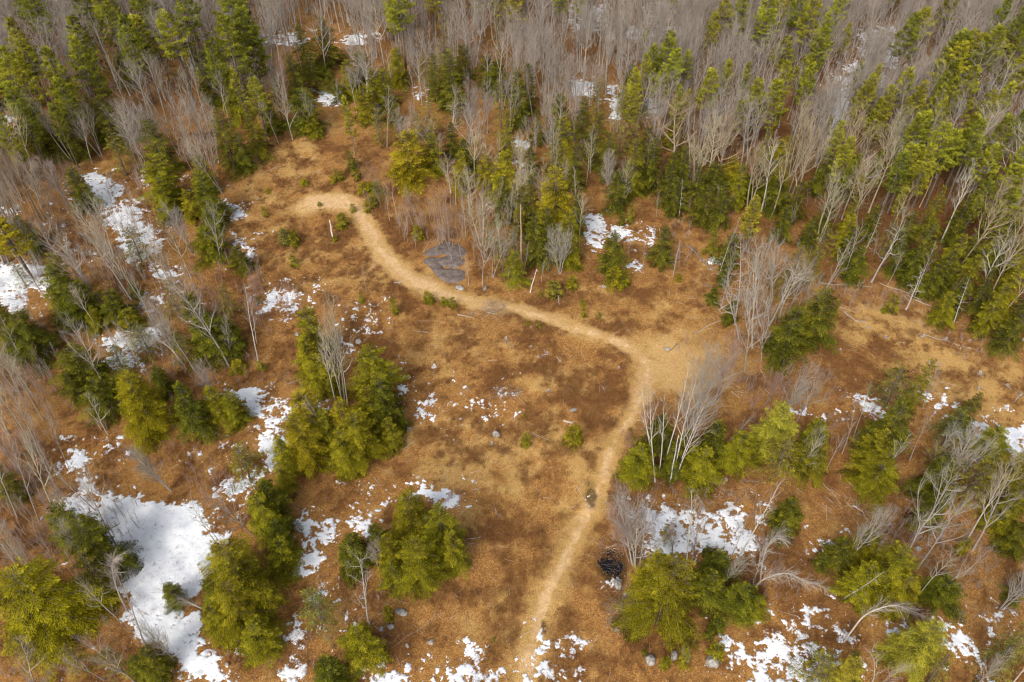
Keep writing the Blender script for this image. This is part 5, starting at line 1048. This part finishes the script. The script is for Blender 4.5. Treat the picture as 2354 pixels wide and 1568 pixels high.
SAPZ = [  # region px (x, y, rx, ry), count, height, colour
 (1000,520,90,60,110,5.5,(.36,.27,.21)),(1110,460,50,40,60,5,(.36,.27,.21)),(870,430,40,60,40,4,(.33,.22,.17)),(1180,400,40,50,40,4,(.33,.21,.17)),(640,720,60,60,45,3.5,(.36,.23,.19)),(590,680,20,90,35,5,(.34,.22,.18)),(740,720,60,40,40,2.5,(.36,.22,.18)),(560,860,80,40,30,3,(.34,.23,.18)),
 (300,900,180,110,90,3.5,(.36,.28,.23)),(250,700,200,120,110,5,(.36,.3,.25)),(60,860,90,80,60,5,(.36,.29,.24)),(520,640,90,90,50,4,(.35,.26,.21)),(240,1180,90,90,60,4,(.34,.27,.23)),(130,1330,110,90,60,4,(.36,.3,.25)),
 (1150,560,60,60,60,6,(.40,.34,.28)),(1560,440,60,60,60,4,(.33,.22,.18)),(1640,820,90,60,50,2.0,(.38,.27,.23)),(1800,900,120,60,120,3.2,(.36,.26,.22)),(1740,1000,100,70,30,2.5,(.34,.25,.2)),(1960,980,80,80,50,3,(.34,.25,.2)),(1450,1210,60,60,60,3,(.42,.32,.30)),(1600,1150,120,40,60,2.5,(.38,.28,.24)),(1760,640,110,110,160,4,(.42,.37,.32)),
 (1720,1180,60,60,30,2.5,(.36,.26,.22)),(2080,1230,90,60,90,2.8,(.34,.26,.22)),(2200,1290,90,70,100,2.2,(.32,.25,.2)),(2260,1390,80,60,70,2,(.32,.24,.2)),(1800,1340,70,50,40,2,(.36,.26,.22)),(60,1150,90,160,170,5,(.36,.27,.22)),(60,950,90,100,90,5,(.36,.27,.22)),(150,1240,60,60,40,3,(.3,.22,.18)),(480,1120,60,50,40,3,(.34,.23,.19)),(370,1050,80,30,30,2,(.32,.2,.15)),
 (700,960,50,60,30,3,(.34,.24,.2)),(430,760,120,120,110,4,(.36,.29,.23)),(200,600,160,120,160,5,(.36,.3,.25)),(330,480,90,90,80,5,(.36,.3,.25)),(90,440,120,60,90,5,(.35,.28,.23)),(560,1470,60,60,25,2,(.34,.24,.2)),(730,1500,60,60,30,2,(.34,.24,.2)),(850,1380,60,60,20,2,(.34,.24,.2)),(300,1420,50,100,35,2.5,(.33,.24,.2)),(1480,1400,60,60,20,1.2,(.3,.22,.2)),(1560,570,50,50,30,3,(.36,.28,.24)),(1990,690,120,30,60,2.5,(.38,.3,.26)),(2250,800,90,40,50,2,(.36,.28,.24)),(1050,1150,30,20,14,2,(.4,.26,.24)),(90,1530,110,50,60,3,(.36,.29,.24))]
spots = []
for (ox, oy, rx, ry, n, h, c) in SAPZ:
    for _ in range(n):
        a = rs.uniform(0, 6.283); r = math.sqrt(rs.random()); p = at(ox + rx * r * math.cos(a), oy + ry * r * math.sin(a)); spots.append((p[0], p[1], h * rs.uniform(.5, 1.15), c))
for _ in range(3800):
    wi = rs.choice(3, p=(.72, .2, .08)); P = WP[wi]; x = rs.uniform(max(-150, P[:, 0].min()), min(150, P[:, 0].max())); y = rs.uniform(P[:, 1].min(), min(215, P[:, 1].max()))
    if sdist(P, np.array([x]), np.array([y]))[0] > 0 and in_view(np.array([[x, y, 2.]]))[0]: spots.append((x, y, rs.uniform(2, 7), (.33, .25, .20) if rs.random() < .6 else (.40, .34, .28)))
sapling_mesh(spots, 'undergrowth', 'thin leafless reddish saplings and undergrowth between the trees')
# sticks on the ground
n = 5200; X, Y = scatter(n * 4, 185); X, Y = X[:n], Y[:n]
ex = [(1440,1400,50,60,140),(1405,1265,30,30,50),(1130,712,60,14,110),(1950,1160,60,40,90),(2180,1260,120,60,160),(2180,730,150,50,200),(2000,690,100,30,110),(1760,870,120,60,120),(1160,900,50,14,50),(1650,1140,100,30,90),(260,1400,60,100,60),(1640,680,60,70,70),(700,870,60,20,50),(850,1470,90,60,60),(1480,1100,60,20,40),(2050,1180,80,60,90)]
for (ox, oy, rx, ry, k) in ex:
    a = rs.uniform(0, 6.283, k); r = np.sqrt(rs.random(k)); q = np.array([at(ox + rx * r_ * math.cos(a_), oy + ry * r_ * math.sin(a_)) for a_, r_ in zip(a, r)]); X = np.append(X, q[:, 0]); Y = np.append(Y, q[:, 1])
t_, d_, p_, w_ = zones(X, Y); m = p_ < .3; X, Y = X[m], Y[m]; n = len(X)
a = rs.uniform(0, 6.283, n); L = rs.gamma(2.2, .33, n) + .15; rr = rs.uniform(.009, .026, n) * (1 + L * .4); Z = surf(X, Y) + rr + .02
X2, Y2 = X + L * np.cos(a), Y + L * np.sin(a); Z2 = surf(X2, Y2) + rs.uniform(.02, .22, n)
V, Q = tubes(np.stack([X, Y, Z, X2, Y2, Z2, rr, rr * .5], 1), 3); k = rs.random(n)[:, None]; c = np.array([.26, .19, .14]) * (1 - k) + np.array([.58, .50, .42]) * k
c = np.repeat(c, 3, 0); o = link('woody_debris', mesh('woody_debris', V, Q, M_STUFF, {'col': ('FACE', np.concatenate([c, np.ones((len(c), 1))], 1))})); o['kind'] = 'stuff'; o['label'] = 'scattered dead sticks and twigs lying over the ground'
finish_labels()
print('objects', len(bpy.data.objects))
